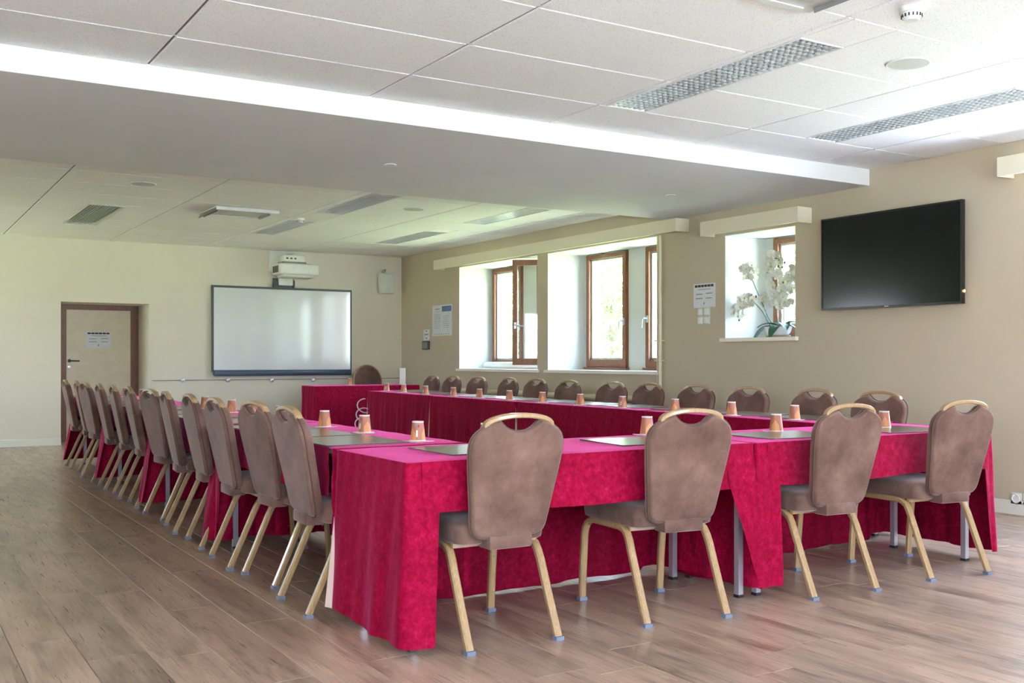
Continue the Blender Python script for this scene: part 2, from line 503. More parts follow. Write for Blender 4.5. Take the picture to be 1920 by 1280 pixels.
# ceiling: slab above, bulkhead beam, tiles with recessed joints
mb = MB(); mb.box(XL-.4, 7.85, YB-.4, YF+.85, 2.86, 3.1)
ceiling = struct('ceiling', mb, M['gap'])
mb = MB(); mb.box(XL, XR, BY0, BY1, ZB, 2.86)
beam = struct('trim_1', mb, M['plaster'])
for (x, y) in ((3.29, 7.055), (6.01, 7.055)):
    t = thing('downlight', 'small round downlight in the bulkhead, ' + ('nearer the windows' if x > 5 else 'left of the middle'), 'light', (x, y, ZB))
    obj('ring', MB().lathe([(.045, 0), (.05, -.006), (.038, -.008), (.030, -.004)], 24, cap0=False, cap1=False), M['white'], t, 40)
    obj('lens', MB().lathe([(.03, -.003), (.012, -.0035)], 20), M['reflector'], t)

LUM = [(3.905, 4.215, 3.60, 5.20, ZN), (5.688, 5.998, 3.60, 5.20, ZN),
       (4.125, 4.435, 9.25, 10.76, ZFC), (4.10, 4.40, 11.50, 12.96, ZFC), (5.90, 6.20, 11.60, 13.11, ZFC), (5.915, 6.205, 9.24, 10.66, ZFC)]
AC1 = (1.90, 2.27, 11.40, 13.15)
def tiles(xs, ys, z, holes, name):
    gx, gy = .006, .0025
    for i in range(len(xs)-1):
        for j in range(len(ys)-1):
            rs = [(xs[i]+gx, xs[i+1]-gx, ys[j]+gy, ys[j+1]-gy)]
            for h in holes: rs = rect_sub(rs, (h[0], h[1], h[2], h[3]))
            if not rs: continue
            mb = MB()
            for (a, b, c, d) in rs:
                if b-a < .012 or d-c < .012: continue
                q = .006
                v = [(a,c,z+.018),(b,c,z+.018),(b,d,z+.018),(a,d,z+.018),(a,c,z+q),(b,c,z+q),(b,d,z+q),(a,d,z+q),
                     (a+q,c+q,z),(b-q,c+q,z),(b-q,d-q,z),(a+q,d-q,z)]
                mb.add(v, [(0,1,2,3),(4,5,1,0),(5,6,2,1),(6,7,3,2),(7,4,0,3),(8,9,5,4),(9,10,6,5),(10,11,7,6),(11,8,4,7),(11,10,9,8)])
            if mb.v: obj('ceiling_tile', mb, M['tile'], ceiling)
def rng(a, step, lo, hi):
    n0 = math.floor((lo-a)/step); out = [lo]
    k = n0
    while a+k*step < hi-.03:
        x = a+k*step
        if x > lo+.03: out.append(x)
        k += 1
    return out + [hi]
xn = rng(1.265, 1.296, XL, XR); yn = rng(5.21, .648, YB, BY0)
xf = rng(1.428, 1.296, XL, XR); yf = rng(9.425, .632, BY1, YF)
tiles(xn, yn, ZN, LUM[:2], 'near'); tiles(xf, yf, ZFC, LUM[2:] + [AC1], 'far')
mb, mb2 = MB(), MB()
def strips(m_, rects, holes, z0, z1):
    for h in holes: rects = rect_sub(rects, h[:4])
    for (a, b, c, d) in rects: m_.box(a, b, c, d, z0, z1)
strips(mb, [(x-.009, x+.009, YB, BY0) for x in xn[1:-1]], LUM[:2], ZN+.008, ZN+.03)
strips(mb2, [(XL, XR, y-.007, y+.007) for y in yn[1:-1]], LUM[:2], ZN+.005, ZN+.026)
strips(mb, [(x-.009, x+.009, BY1, YF) for x in xf[1:-1]], LUM[2:] + [AC1], ZFC+.008, ZFC+.03)
strips(mb2, [(XL, XR, y-.007, y+.007) for y in yf[1:-1]], LUM[2:] + [AC1], ZFC+.005, ZFC+.026)
obj('grid_channel', mb, M['gap'], ceiling)
obj('grid_bar', mb2, M['grid'], ceiling)

# floor: vinyl planks running towards the far wall
mb = MB(); mb.box(XL-.4, 7.65, YB-.4, YF+.8, -.25, -.004)
floor = struct('floor', mb, M['joint'])
PW, PL = .22, 1.25
planks = []
i = 0; x = XL
while x < XR:
    off = random.random()*PL; y = YB-off
    while y < YF+.8:
        y1 = min(y+PL, YF+.8); y0 = max(y, YB)
        x1 = min(x+PW, XR)
        if y1 > YF and not (x1 > DX0 and x < DX1): y1 = YF
        if y1-y0 > .05: planks.append((x, x1, y0, y1))
        y += PL
    x += PW
def vis_key(p):
    cx, cy = (p[0]+p[1])/2, (p[2]+p[3])/2
    xc = _c*cx-_s*cy; zc = _s*cx+_c*cy
    if zc < .8: return 1e9
    u = 960+F_*xc/zc; v = 674+F_*1.13/zc
    if u < -250 or u > 2170 or v > 1500: return 1e8+zc
    if cx > 5.6: return zc+3
    return zc
planks.sort(key=vis_key)
def plank_mb(mb, p):
    a, b, c, d = p; g = .0009; q = .0007
    a += g; b -= g; c += g; d -= g
    v = [(a,c,-.006),(b,c,-.006),(b,d,-.006),(a,d,-.006),(a,c,-.0012),(b,c,-.0012),(b,d,-.0012),(a,d,-.0012),(a+q,c+q,0),(b-q,c+q,0),(b-q,d-q,0),(a+q,d-q,0)]
    mb.add(v, [(0,1,5,4),(1,2,6,5),(2,3,7,6),(3,0,4,7),(4,5,9,8),(5,6,10,9),(6,7,11,10),(7,4,8,11),(8,9,10,11)])
for p in planks[:300]:
    m_ = MB(); plank_mb(m_, p); obj('floor_plank', m_, M['floor'], floor)
m_ = MB()
for p in planks[300:]: plank_mb(m_, p)
rest = obj('floor_planks', m_, M['floor'], floor); rest['kind'] = 'stuff'

# baseboards
mb = MB()
mb.box(XL, DX0, YF-.012, YF, 0, .09); mb.box(DX1, XR-.012, YF-.012, YF, 0, .09)
struct('baseboard_far', mb, M['trim'])
mb = MB(); mb.box(XR-.012, XR, YB, YF-.012, 0, .10)
struct('baseboard_right', mb, M['trim'])

# ------------------------------------------------------------------ windows
def frame_rect(mb, x0, x1, y0, y1, z0, z1, wd, wb=None, wt=None):
    wb = wb or wd; wt = wt or wd
    mb.box(x0, x1, y0, y0+wd, z0, z1); mb.box(x0, x1, y1-wd, y1, z0, z1)
    mb.box(x0, x1, y0+wd, y1-wd, z0, z0+wb); mb.box(x0, x1, y0+wd, y1-wd, z1-wt, z1)
def handle(parent, x, y, z, side=1):
    mb = MB(); mb.box(x-.008, x, y-.016, y+.016, z-.04, z+.04)
    mb.tube([(x-.008, y, z+.01), (x-.05, y, z+.01), (x-.055, y+side*.02, z-.005), (x-.055, y+side*.03, z-.10)], .008)
    obj('window_handle', mb, M['chrome'], parent, 50)
for n_, (y0, y1, z0, z1) in enumerate(WIN[:5]):
    opened = n_ == 1
    w_ = struct('window_%d' % (n_+1), MB(), M['darkwood'])
    w_.data = bpy.data.meshes.new('window'); w_.data.materials.append(M['darkwood'])
    mb = MB(); frame_rect(mb, 7.64, 7.72, y0, y1, z0, z1, .035)
    me = mb.mesh('window_frame', M['darkwood']); w_.data = me
    if not opened:
        sb = MB(); frame_rect(sb, 7.615, 7.68, y0+.018, y1-.018, z0+.02, z1-.018, .058, .085, .05)
        obj('sash', sb, M['darkwood'], w_)
        gb = MB(); gb.box(7.645, 7.650, y0+.07, y1-.07, z0+.10, z1-.065)
        obj('pane', gb, M['glass'], w_)
        st = MB(); frame_rect(st, 7.652, 7.70, y0+.076, y1-.076, z0+.105, z1-.068, .022)
        obj('glazing_seal', st, M['offwhite'], w_)
        vt = MB()
        vt.box(7.60, 7.64, y0+.05, y0+.33, z1-.02, z1-.002); vt.box(7.60, 7.64, y1-.36, y1-.10, z1-.02, z1-.002)
        obj('trickle_vent', vt, M['grey'], w_)
        bl = MB(); bl.box(7.595, 7.66, y0-.015, y1+.015, z0-.012, z0+.012)
        obj('weather_bar', bl, M['darkwood'], w_)
        if n_ == 0: handle(w_, 7.615, y0+.05, 1.58, 1)
        elif n_ == 2: handle(w_, 7.615, y0+.05, 1.585, 1)
        elif n_ == 3: handle(w_, 7.615, y1-.05, 1.60, 1)
# open casement leaf hinged at the near side of window 2 (second from the far wall)
h0, h1 = Vector((7.60, 10.95, 0)), Vector((7.035, 11.37, 0))
dv = (h1-h0); L_ = dv.length; ang = math.atan2(dv.y, dv.x)
leaf = thing('casement_leaf', 'open brown wooden casement leaf swung inwards in the left window recess', 'window', (h0.x, h0.y, 1.06), ang)
mb = MB()
for (a, b, c, d) in ((0, .062, 0, 1.36), (L_-.062, L_, 0, 1.36), (.062, L_-.062, 0, .085), (.062, L_-.062, 1.285, 1.36)): mb.box(a, b, -.028, .028, c, d)
obj('sash', mb, M['darkwood'], leaf)
obj('pane', MB().box(.06, L_-.06, -.003, .003, .08, 1.29), M['glass'], leaf)
mb = MB(); mb.box(L_-.05, L_-.02, .028, .036, .47, .55); mb.tube([(L_-.035, .036, .52), (L_-.035, .075, .52), (L_-.06, .08, .51), (L_-.14, .08, .50)], .008)
obj('window_handle', mb, M['chrome'], leaf, 50)
obj('latch', MB().box(L_, L_+.006, -.02, .02, .49, .55), M['chrome'], leaf)
# near window outside the frame and glass in every hidden opening
mb = MB(); y0, y1, z0, z1 = WIN[5]; frame_rect(mb, 7.64, 7.72, y0, y1, z0, z1, .06); mb.box(7.64, 7.72, 2.57, 2.63, z0, z1)
struct('window_6', mb, M['darkwood'])

# sills
for (y0, y1, z0, z1), lab in ((O1, 0), (O2, 1), (O3, 2), (O4, 3)):
    mb = rbox(XR-.04, 7.60, y0-.035 if lab != 3 else y0, y1+.035, z0-.028, z0+.004, .006, 2)
    # keep the board inside the opening behind the wall face
    mb = MB(); mb.box(XR-.04, XR, y0-.035, y1+.035, z0-.03, z0+.004); mb.box(XR, 7.62, y0, y1, z0+.0005, z0+.0045)
    struct('trim_%d' % (lab+2), mb, M['sill'])
# rolled draught excluder
t = tag(obj('sill_roll', MB().tube([(7.50, 10.95, 1.052), (7.50, 12.85, 1.052)], .046, n=16), M['white'], None, 40), 'white round roll lying on the sill behind the open casement', 'roll')

# pelmets over the windows
def pelmet(y0, y1, z0, z1, label, xf=6.92):
    t = thing('pelmet', label, 'pelmet', (XR, y0, z0))
    L = y1-y0; H = z1-z0; D = XR-xf
    obj('front_board', MB().box(-D, -D+.018, 0, L, 0, H), M['pelmet'], t)
    obj('end_board', MB().box(-D+.018, 0, 0, .018, 0, H), M['pelmet'], t)
    obj('end_board', MB().box(-D+.018, 0, L-.018, L, 0, H), M['pelmet'], t)
    obj('curtain_track', MB().box(-D+.05, -D+.075, .03, L-.03, H-.03, H-.004), M['white'], t)
pelmet(8.045, 13.37, 2.434, 2.568, 'long cream pelmet box over the two left window recesses')
pelmet(6.42, 7.68, 2.343, 2.481, 'short cream pelmet box over the small orchid window')
pelmet(2.1, 4.52, 2.455, 2.592, 'cream pelmet box cut off by the right edge of the photo')

# ------------------------------------------------------------------ door
d_ = struct('door_1', MB().box(2.27, 3.155, 15.50, 15.545, .012, 1.842), M['door'])
mb = MB(); mb.box(2.165, 2.285, 15.485, 15.60, 0, 1.9); mb.box(3.14, 3.248, 15.485, 15.60, 0, 1.9); mb.box(2.285, 3.14, 15.485, 15.60, 1.828, 1.9)
obj('door_frame', mb, M['doorwood'], d_)
mb = MB(); mb.lathe([(.024, 0), (.024, .01), (.012, .012), (.011, .05)], 16)
mb.v = [(2.325+x, 15.50-z, 1.115+y) for (x, y, z) in mb.v]
mb.tube([(2.325, 15.452, 1.115), (2.345, 15.448, 1.115), (2.45, 15.448, 1.112)], .010)
obj('door_handle', mb, M['dark'], d_, 50)
mb = MB(); mb.lathe([(.024, 0), (.024, .01), (.008, .012)], 16); mb.v = [(2.325+x, 15.50-z, 1.03+y) for (x, y, z) in mb.v]
obj('keyhole_plate', mb, M['chrome'], d_, 50)

def paper(name, label, axis, pos, wd, ht, prints, th=.003, mat='paper'):
    """flat printed sheet on a wall; axis 'x' hangs on the right wall, 'y' on the far side. prints: (u0,u1,v0,v1,mat) in 0..1"""
    t = thing(name, label, 'sign' if name != 'poster' else 'poster', pos)
    def q(u0, u1, v0, v1, d0, d1):
        m = MB()
        if axis == 'y': m.box(u0*wd, u1*wd, -d1, -d0, v0*ht, v1*ht)
        else: m.box(-d1, -d0, -u1*wd, -u0*wd, v0*ht, v1*ht)
        return m
    obj('sheet', q(0, 1, 0, 1, 0, th), M[mat], t)
    by = {}
    for (a, b, c, d, mm) in prints:
        by.setdefault(mm, MB())
        m = q(a, b, c, d, th, th+.0006); by[mm].add(m.v, m.f)
    for mm, m in by.items(): obj('print', m, M[mm], t)
    return t
strip = [(.06+k*.148, .06+k*.148+.13, .85, .95, 'inkdark') for k in range(6)]
lines = [(.2, .8, .74, .77, 'ink'), (.12, .42, .54, .58, 'ink'), (.58, .88, .56, .6, 'ink'), (.1, .42, .36, .4, 'ink'), (.58, .86, .36, .4, 'ink'), (.48, .51, .12, .22, 'inkdark')]
def py(u, v, y):
    a = (u-960)/F_; rx = _c*a+_s; ry = -_s*a+_c; t_ = y/ry
    return rx*t_, 1.13-(v-674)/F_*t_
ax_, az_ = py(161, 652, 15.5); bx_, bz_ = py(208.5, 622, 15.5)
paper('door_sign', 'crinkled white paper sign with a dark picture strip taped to the cream door', 'y', (ax_, 15.4995, az_), bx_-ax_, bz_-az_, strip+lines)
paper('wall_notice', 'white notice with a row of dark pictures above the light switches', 'x', (XR-.0005, 7.972, 1.655), .315, .24, strip+lines)
pr_ = [(.5, .97, .78, .96, 'inkblue'), (.15, .36, .86, .89, 'ink'), (.12, .4, .79, .8, 'ink')]
pr_ += [(.1, .42, .70-k*.05, .71-k*.05, 'ink') for k in range(10)] + [(.56, .86, .62-k*.06, .63-k*.06, 'ink') for k in range(7)]
pr_ += [(.08+k*.12, .13+k*.12, .045, .07, 'ink') for k in range(7)]
paper('poster', 'tall white wall chart with a blue picture in its upper right corner', 'x', (XR-.0005, 13.747, 1.482), .612, .45, pr_)
paper('wall_label', 'small white instruction card above the grey keypad', 'x', (XR-.0005, 14.04, 1.42), .20, .165, [(.15, .85, .5, .6, 'ink'), (.4, .6, .82, .9, 'inkdark'), (.42, .58, .15, .25, 'inkdark')])
t = thing('wall_keypad', 'small dark grey keypad on the wall below the instruction card', 'keypad', (XR, 13.94, 1.345))
obj('housing', rbox(-.03, 0, -.11, .11, -.065, .065, .01), M['dark'], t, 40)
obj('face', rbox(-.036, -.03, -.085, .085, -.05, .05, .002), M['grey'], t, 40)
# switches
for r_ in range(2):
    for q_ in range(2):
        pos_ = ('upper', 'lower')[r_] + (' left', ' right')[q_]
        t = thing('light_switch', '%s white light switch of the four below the wall notice' % pos_, 'switch', (XR, 7.865-q_*.092, 1.612-r_*.088))
        obj('plate', rbox(-.012, 0, -.044, .044, -.042, .042, .004), M['offwhite'], t, 40)
        obj('rocker', rbox(-.018, -.012, -.03, .03, -.03, .03, .002), M['white'], t, 40)
for k, yy in enumerate((4.48, 4.385)):
    t = thing('wall_socket', ('left' if k == 0 else 'right') + ' round-hole wall socket low on the wall at the right edge', 'socket', (XR, yy, .118))
    obj('plate', rbox(-.012, 0, -.045, .045, -.043, .043, .004), M['offwhite'], t, 40)
    m = MB().lathe([(.030, 0), (.034, .006), (.028, .008), (.024, .002)], 20); m.v = [(-.012-z, x, y) for (x, y, z) in m.v]
    obj('ring', m, M['white'], t, 40)
    m = MB().lathe([(.02, .001), (.0, .0012)], 16, cap0=False, cap1=False); m.v = [(-.0125-z, x, y) for (x, y, z) in m.v]
    obj('hole', m, M['dark'], t)

# pipes
t = thing('heating_pipe', 'cream vertical heating pipe with clamps beside the right window recess', 'pipe', (XR-.035, 8.46, 0))
obj('pipe', MB().tube([(0, 0, 0.0), (0, 0, 2.44)], .019, n=12), M['pipe'], t, 40)
obj('thin_pipe', MB().tube([(.012, .055, 0.0), (.012, .055, 2.44)], .010, n=10), M['pipe'], t, 40)
for z in (1.33, 1.12):
    obj('clamp', MB().box(-.024, .034, -.03, .07, z-.006, z+.006), M['pipe'], t)
tag(obj('wall_pipe', MB().tube([(XR-.045, 8.6, .70), (XR-.045, 12.9, .70)], .035, n=12), M['pipe'], None, 40), 'cream horizontal pipe run along the wall behind the window-side chairs', 'pipe')

# ------------------------------------------------------------------ TV
t = thing('television', 'large black wall-mounted television on the right wall', 'television', (XR-.085, 5.551, 1.951))
def tvq(mb_, a, b, c, d, x0, x1): return mb_.box(x0, x1, a, b, c, d)
W2, H2 = .683, .395
obj('screen', MB().box(0, .03, -W2+.012, W2-.012, -H2+.014, H2-.012), M['tv'], t)
mb = MB(); frame_rect(mb, -.006, .035, -W2, W2, -H2, H2, .013, .018, .012); obj('bezel', mb, M['bezel'], t)
obj('back_cover', rbox(.03, .07, -.5, .5, -.3, .3, .01), M['bezel'], t)
obj('wall_bracket', MB().box(.07, .085, -.2, .2, -.15, .15), M['dark'], t)
obj('logo', MB().box(-.0068, -.006, -.02, .02, -H2+.006, -H2+.012), M['speaker'], t)
led = NT('amber_standby_lamp'); led.b.inputs['Base Color'].default_value = (1, .6, .15, 1)
led.b.inputs['Emission Color'].default_value = (1, .55, .12, 1); led.b.inputs['Emission Strength'].default_value = 6
obj('standby_lamp', MB().lathe([(.0, -.012), (.008, 0), (.0, .012)], 10, (.02, -W2-.006, -.30), cap0=False, cap1=False), led.m, t, 60)

# ------------------------------------------------------------------ far wall equipment
def P(u, v, y): x, z = py(u, v, y); return x, z
x0, z1 = P(398, 534, YF-.06); x1, _ = P(659.5, 543.5, YF-.06); _, z0 = P(398, 706.5, YF-.06)
z1 = (z1 + P(659, 543.5, YF-.06)[1])/2; z0 = (z0 + P(659, 701, YF-.06)[1])/2
t = thing('whiteboard', 'glossy interactive whiteboard with dark frame on the far wall', 'whiteboard', (0, 0, 0))
Yb = YF-.06
obj('writing_surface', MB().box(x0+.02, x1-.02, Yb+.006, Yb+.02, z0+.08, z1-.03), M['board'], t)
mb = MB(); mb.box(x0, x0+.022, Yb, Yb+.05, z0+.06, z1); mb.box(x1-.022, x1, Yb, Yb+.05, z0+.06, z1); mb.box(x0+.022, x1-.022, Yb, Yb+.05, z1-.032, z1)
obj('frame', mb, M['boardframe'], t)
obj('pen_tray', rbox(x0+.02, x1-.02, Yb-.05, Yb+.05, z0, z0+.085, .01), M['navy'], t, 40)
obj('tray_bracket', MB().box(x0-.05, x1+.06, Yb+.01, Yb+.055, z0-.005, z0+.02), M['offwhite'], t)
obj('backing', MB().box(x0+.02, x1-.02, Yb+.02, Yb+.058, z0+.08, z1-.03), M['grey'], t)
xa, _ = P(513, 530, Yb); xb, _ = P(552, 530, Yb)
mb = MB(); mb.box(xa, xb, Yb+.03, Yb+.055, z1, z1+.135); mb.box(xa, xa+.06, Yb-.02, Yb+.03, z1, z1+.11); mb.box(xb-.02, xb, Yb-.02, Yb+.03, z1, z1+.11)
obj('sensor_bracket', mb, M['boardframe'], t)
obj('sensor_box', rbox(xa+.07, xb-.03, Yb-.03, Yb+.03, z1+.03, z1+.15, .01), M['white'], t, 40)

t = thing('projector', 'white short-throw projector on a wall arm above the whiteboard', 'projector', (0, 0, 0))
xa, za = P(505, 508, YF-.03); xb, zb = P(572, 474, YF-.03)
obj('wall_plate', rbox(xa, xb, YF-.035, YF, za, 2.735, .006), M['white'], t, 40)
obj('mount_arm', rbox(xa+.22, xb-.14, YF-.42, YF-.035, 2.60, 2.68, .01), M['offwhite'], t, 40)
yp = YF-.50
xa, zt = P(524, 498, yp); xb, zb2 = P(599.5, 519, yp)
obj('body', rbox(xa, xb, yp, yp+.36, zb2+.02, zt+.05, .035, 3), M['white'], t, 40)
obj('underside', rbox(xa+.06, xb-.06, yp+.04, yp+.3, zb2-.02, zb2+.03, .02, 2), M['offwhite'], t, 40)
obj('top_housing', rbox(xa+.08, xb-.20, yp+.05, yp+.30, zt+.05, zt+.17, .02, 2), M['white'], t, 40)
obj('top_shadow_gap', MB().box(xa+.08, xb-.19, yp+.045, yp+.30, zt+.055, zt+.075), M['grey'], t)
mb = MB()
for k in range(5): mb.box(xa-.004, xa+.004, yp+.05+k*.05, yp+.08+k*.05, zb2+.05, zt+.01)
obj('vent', mb, M['dark'], t)
mb = MB()
for k in range(3): mb.box(xa+.12+k*.06, xa+.15+k*.06, yp+.046, yp+.05, zt+.11, zt+.13)
obj('port', mb, M['dark'], t)

xa, za = P(713, 549, YF-.16); xb, zb = P(739, 513, YF-.16)
t = thing('wall_speaker', 'grey rectangular loudspeaker on a bracket near the far corner', 'speaker', ((xa+xb)/2, YF-.16, (za+zb)/2), R(-12))
hw, hh = (xb-xa)/2, (zb-za)/2
obj('cabinet', rbox(-hw, hw, 0, .11, -hh, hh, .008), M['offwhite'], t, 40)
obj('grille', rbox(-hw+.015, hw-.015, -.008, 0, -hh+.015, hh-.015, .003), M['speaker2'], t, 40)
obj('bracket', MB().tube([(-.03, .06, hh-.01), (-.03, .06, hh+.05), (-.05, .165, hh+.05)], .025), M['offwhite'], t, 40)

t = thing('wall_rail', 'thin metal rail with four round clips under the whiteboard', 'rail', (0, 0, 0))
obj('rail', MB().box(3.29, 7.06, YF-.012, YF, .835, .845), M['grey'], t)
for u in (343, 428, 510, 588):
    xx, zz = P(u, 712, YF-.03)
    m = MB().lathe([(.018, 0), (.028, .01), (.028, .03), (.015, .035)], 14)
    m.v = [(xx+a, YF-b_, zz+c_) for (a, c_, b_) in m.v]
    obj('clip', m, M['chrome'], t, 40)

# ------------------------------------------------------------------ ceiling devices
def luminaire(x0, x1, y0, y1, z, label, nx, ny, fine):
    t = thing('recessed_luminaire', label, 'ceiling light', ((x0+x1)/2, (y0+y1)/2, z))
    w2, l2 = (x1-x0)/2, (y1-y0)/2
    mb = MB(); mb.box(-w2, -w2+.01, -l2, l2, -.004, .05); mb.box(w2-.01, w2, -l2, l2, -.004, .05); mb.box(-w2+.01, w2-.01, -l2, -l2+.01, -.004, .05); mb.box(-w2+.01, w2-.01, l2-.01, l2, -.004, .05)
    obj('housing_frame', mb, M['white'], t)
    obj('reflector', MB().box(-w2+.01, w2-.01, -l2+.01, l2-.01, .05, .055), M['reflector'], t)
    def vblade(mb_, x, a, b, dx=.007):          # V-section blade along y
        mb_.add([(x-dx,a,.0),(x+dx,a,.0),(x+.001,a,.032),(x-.001,a,.032),(x-dx,b,.0),(x+dx,b,.0),(x+.001,b,.032),(x-.001,b,.032)],
                [(3,2,1,0),(4,5,6,7),(0,1,5,4),(1,2,6,5),(2,3,7,6),(3,0,4,7)])
    def hblade(mb_, y, a, b, dy=.007):
        mb_.add([(a,y-dy,.0),(b,y-dy,.0),(b,y+dy,.0),(a,y+dy,.0),(a,y-.001,.032),(b,y-.001,.032),(b,y+.001,.032),(a,y+.001,.032)],
                [(0,3,2,1),(4,5,6,7),(0,1,5,4),(1,2,6,5),(2,3,7,6),(3,0,4,7)])
    joined = MB()
    for k in range(1, nx):
        x = -w2+.01+(2*w2-.02)*k/nx
        if fine:
            m = MB(); vblade(m, x, -l2+.01, l2-.01); obj('louvre_blade', m, M['louvre'], t)
        else: vblade(joined, x, -l2+.01, l2-.01)
    for k in range(1, ny):
        y = -l2+.01+(2*l2-.02)*k/ny
        if fine:
            m = MB(); hblade(m, y, -w2+.01, w2-.01); obj('louvre_blade', m, M['louvre'], t)
        else: hblade(joined, y, -w2+.01, w2-.01)
    if not fine: obj('louvre', joined, M['louvre'], t)
luminaire(*LUM[0], 'unlit louvred ceiling light over the near tables, nearer the middle of the room', 7, 34, True)
luminaire(*LUM[1], 'unlit louvred ceiling light over the near tables, nearest the window wall', 7, 34, True)
luminaire(*LUM[2], 'unlit louvred ceiling light just beyond the bulkhead, left of the round speaker', 7, 34, False)
luminaire(*LUM[3], 'unlit louvred ceiling light beside the small smoke detector', 7, 34, False)
luminaire(*LUM[4], 'unlit louvred ceiling light closest to the far right corner', 7, 34, False)
luminaire(*LUM[5], 'unlit louvred ceiling light beyond the bulkhead, nearest the windows', 7, 34, False)
t = thing('ceiling_vent', 'grey slatted ceiling vent on the far left of the ceiling', 'vent', (AC1[0], AC1[2], ZFC))
wx, ly = AC1[1]-AC1[0], AC1[3]-AC1[2]
mb = MB(); mb.box(0, .015, 0, ly, -.006, .05); mb.box(wx-.015, wx, 0, ly, -.006, .05); mb.box(.015, wx-.015, 0, .015, -.006, .05); mb.box(.015, wx-.015, ly-.015, ly, -.006, .05)
obj('frame', mb, M['offwhite'], t)
obj('backing', MB().box(.015, wx-.015, .015, ly-.015, .03, .035), M['speaker'], t)
for k in range(11):
    x = .03+k*(wx-.06)/10
    obj('slat', MB().obox((x, ly/2, .012), (.004, ly-.03, .024), Matrix.Rotation(R(50), 3, 'Y')), M['reflector'], t)

def speaker_disc(x, y, z, label, r=.115):
    t = thing('ceiling_speaker', label, 'speaker', (x, y, z))
    obj('rim', MB().lathe([(r, 0), (r, -.004), (r-.006, -.008), (r-.012, -.006)], 40, cap0=False, cap1=False), M['white'], t, 40)
    obj('grille', MB().lathe([(r-.012, -.006), (r*.5, -.008), (.001, -.0085)], 40, cap0=False, cap1=False), M['speaker'], t, 60)
speaker_disc(4.723, 3.603, ZN, 'round ceiling speaker between the two near louvred lights')
speaker_disc(2.105, 9.83, ZFC, 'round ceiling speaker on the left beyond the bulkhead')
speaker_disc(4.92, 9.965, ZFC, 'round ceiling speaker beyond the bulkhead between the two louvred lights')
def detector(x, y, z, label, k=1.0):
    t = thing('smoke_detector', label, 'smoke detector', (x, y, z))
    obj('base', MB().lathe([(.055*k, 0), (.055*k, -.022*k), (.05*k, -.026*k)], 28), M['white'], t, 40)
    obj('sensor_head', MB().lathe([(.045*k, -.026*k), (.042*k, -.045*k), (.03*k, -.058*k), (.001, -.060*k)], 28, cap0=False, cap1=False), M['white'], t, 40)
    mb = MB()
    for q in range(16):
        a = 2*PI*q/16
        mb.obox((.044*k*math.cos(a), .044*k*math.sin(a), -.038*k), (.006*k, .006*k, .014*k), Matrix.Rotation(a, 3, 'Z'))
    obj('vent_slot', mb, M['dark'], t)
detector(4.0, 3.03, ZN, 'white domed smoke detector at the top right of the photo', 1.0)
detector(4.14, 11.30, ZFC, 'small white smoke detector on the far ceiling', .9)
def cassette(x, y, z, sx, sy, label):
    t = thing('ceiling_cassette', label, 'air conditioner', (x, y, z))
    obj('panel', rbox(-sx/2+.02, sx/2-.02, -sy/2+.02, sy/2-.02, -.008, 0, .003), M['white'], t, 40)
    obj('intake', rbox(-sx/2+.12, sx/2-.12, -sy/2+.12, sy/2-.12, -.012, -.008, .002), M['offwhite'], t, 40)
    obj('near_flap', MB().obox((.0, -sy/2+.02, -.022), (sx-.04, .012, .030), Matrix.Rotation(R(-20), 3, 'X')), M['white'], t)
    obj('far_flap', MB().obox((.0, sy/2-.04, -.012), (sx-.2, .05, .006), Matrix.Rotation(0, 3, 'X')), M['white'], t)
    m = MB(); m.obox((-sx/2+.02, 0, -.028), (.008, sy-.06, .055), Matrix.Rotation(R(25), 3, 'Y')); m.obox((-sx/2+.055, 0, -.030), (.008, sy-.16, .035), Matrix.Rotation(R(25), 3, 'Y'))
    obj('left_flap', m, M['grey'], t)
    obj('right_flap', MB().obox((sx/2-.05, .08, -.018), (.006, sy-.32, .022), Matrix.Rotation(R(-20), 3, 'Y')), M['grey'], t)
cassette(3.40, 11.18, ZFC-.0, .72, .70, 'white square ceiling air cassette with open flaps on the far ceiling')
cassette(3.30, 2.98, ZN, .72, .70, 'white square ceiling air cassette cut off by the top edge')

# ------------------------------------------------------------------ tables and cloths
TZ = .735
def table(name_label, ox, oy, ang, L, D, inset_out, inset_in, group, tall=0.0, end_b=.045):
    """origin: chair-side corner; local +x along the length, +y towards the inner side"""
    t = thing('folding_table', name_label, 'table', (ox, oy, 0), ang, group)
    z1 = TZ-.006+tall
    obj('tabletop', rbox(.012, L-.012, .012, D-.012, z1-.025, z1, .004, 1), M['tabletop'], t)
    for (x, y) in ((.045, inset_out), (L-end_b, inset_out), (.045, D-inset_in), (L-end_b, D-inset_in)):
        lg = obj('leg', MB().box(x-.015, x+.015, y-.015, y+.015, .012, z1-.025), M['chrome'], t)
        obj('foot', MB().box(x-.017, x+.017, y-.017, y+.017, 0, .014), M['dark'], lg)
    mb = MB(); mb.box(.05, L-.05, inset_out-.01, inset_out+.01, z1-.06, z1-.025); mb.box(.05, L-.05, D-inset_in-.01, D-inset_in+.01, z1-.06, z1-.025)
    obj('under_frame', mb, M['chrome'], t)
    return t

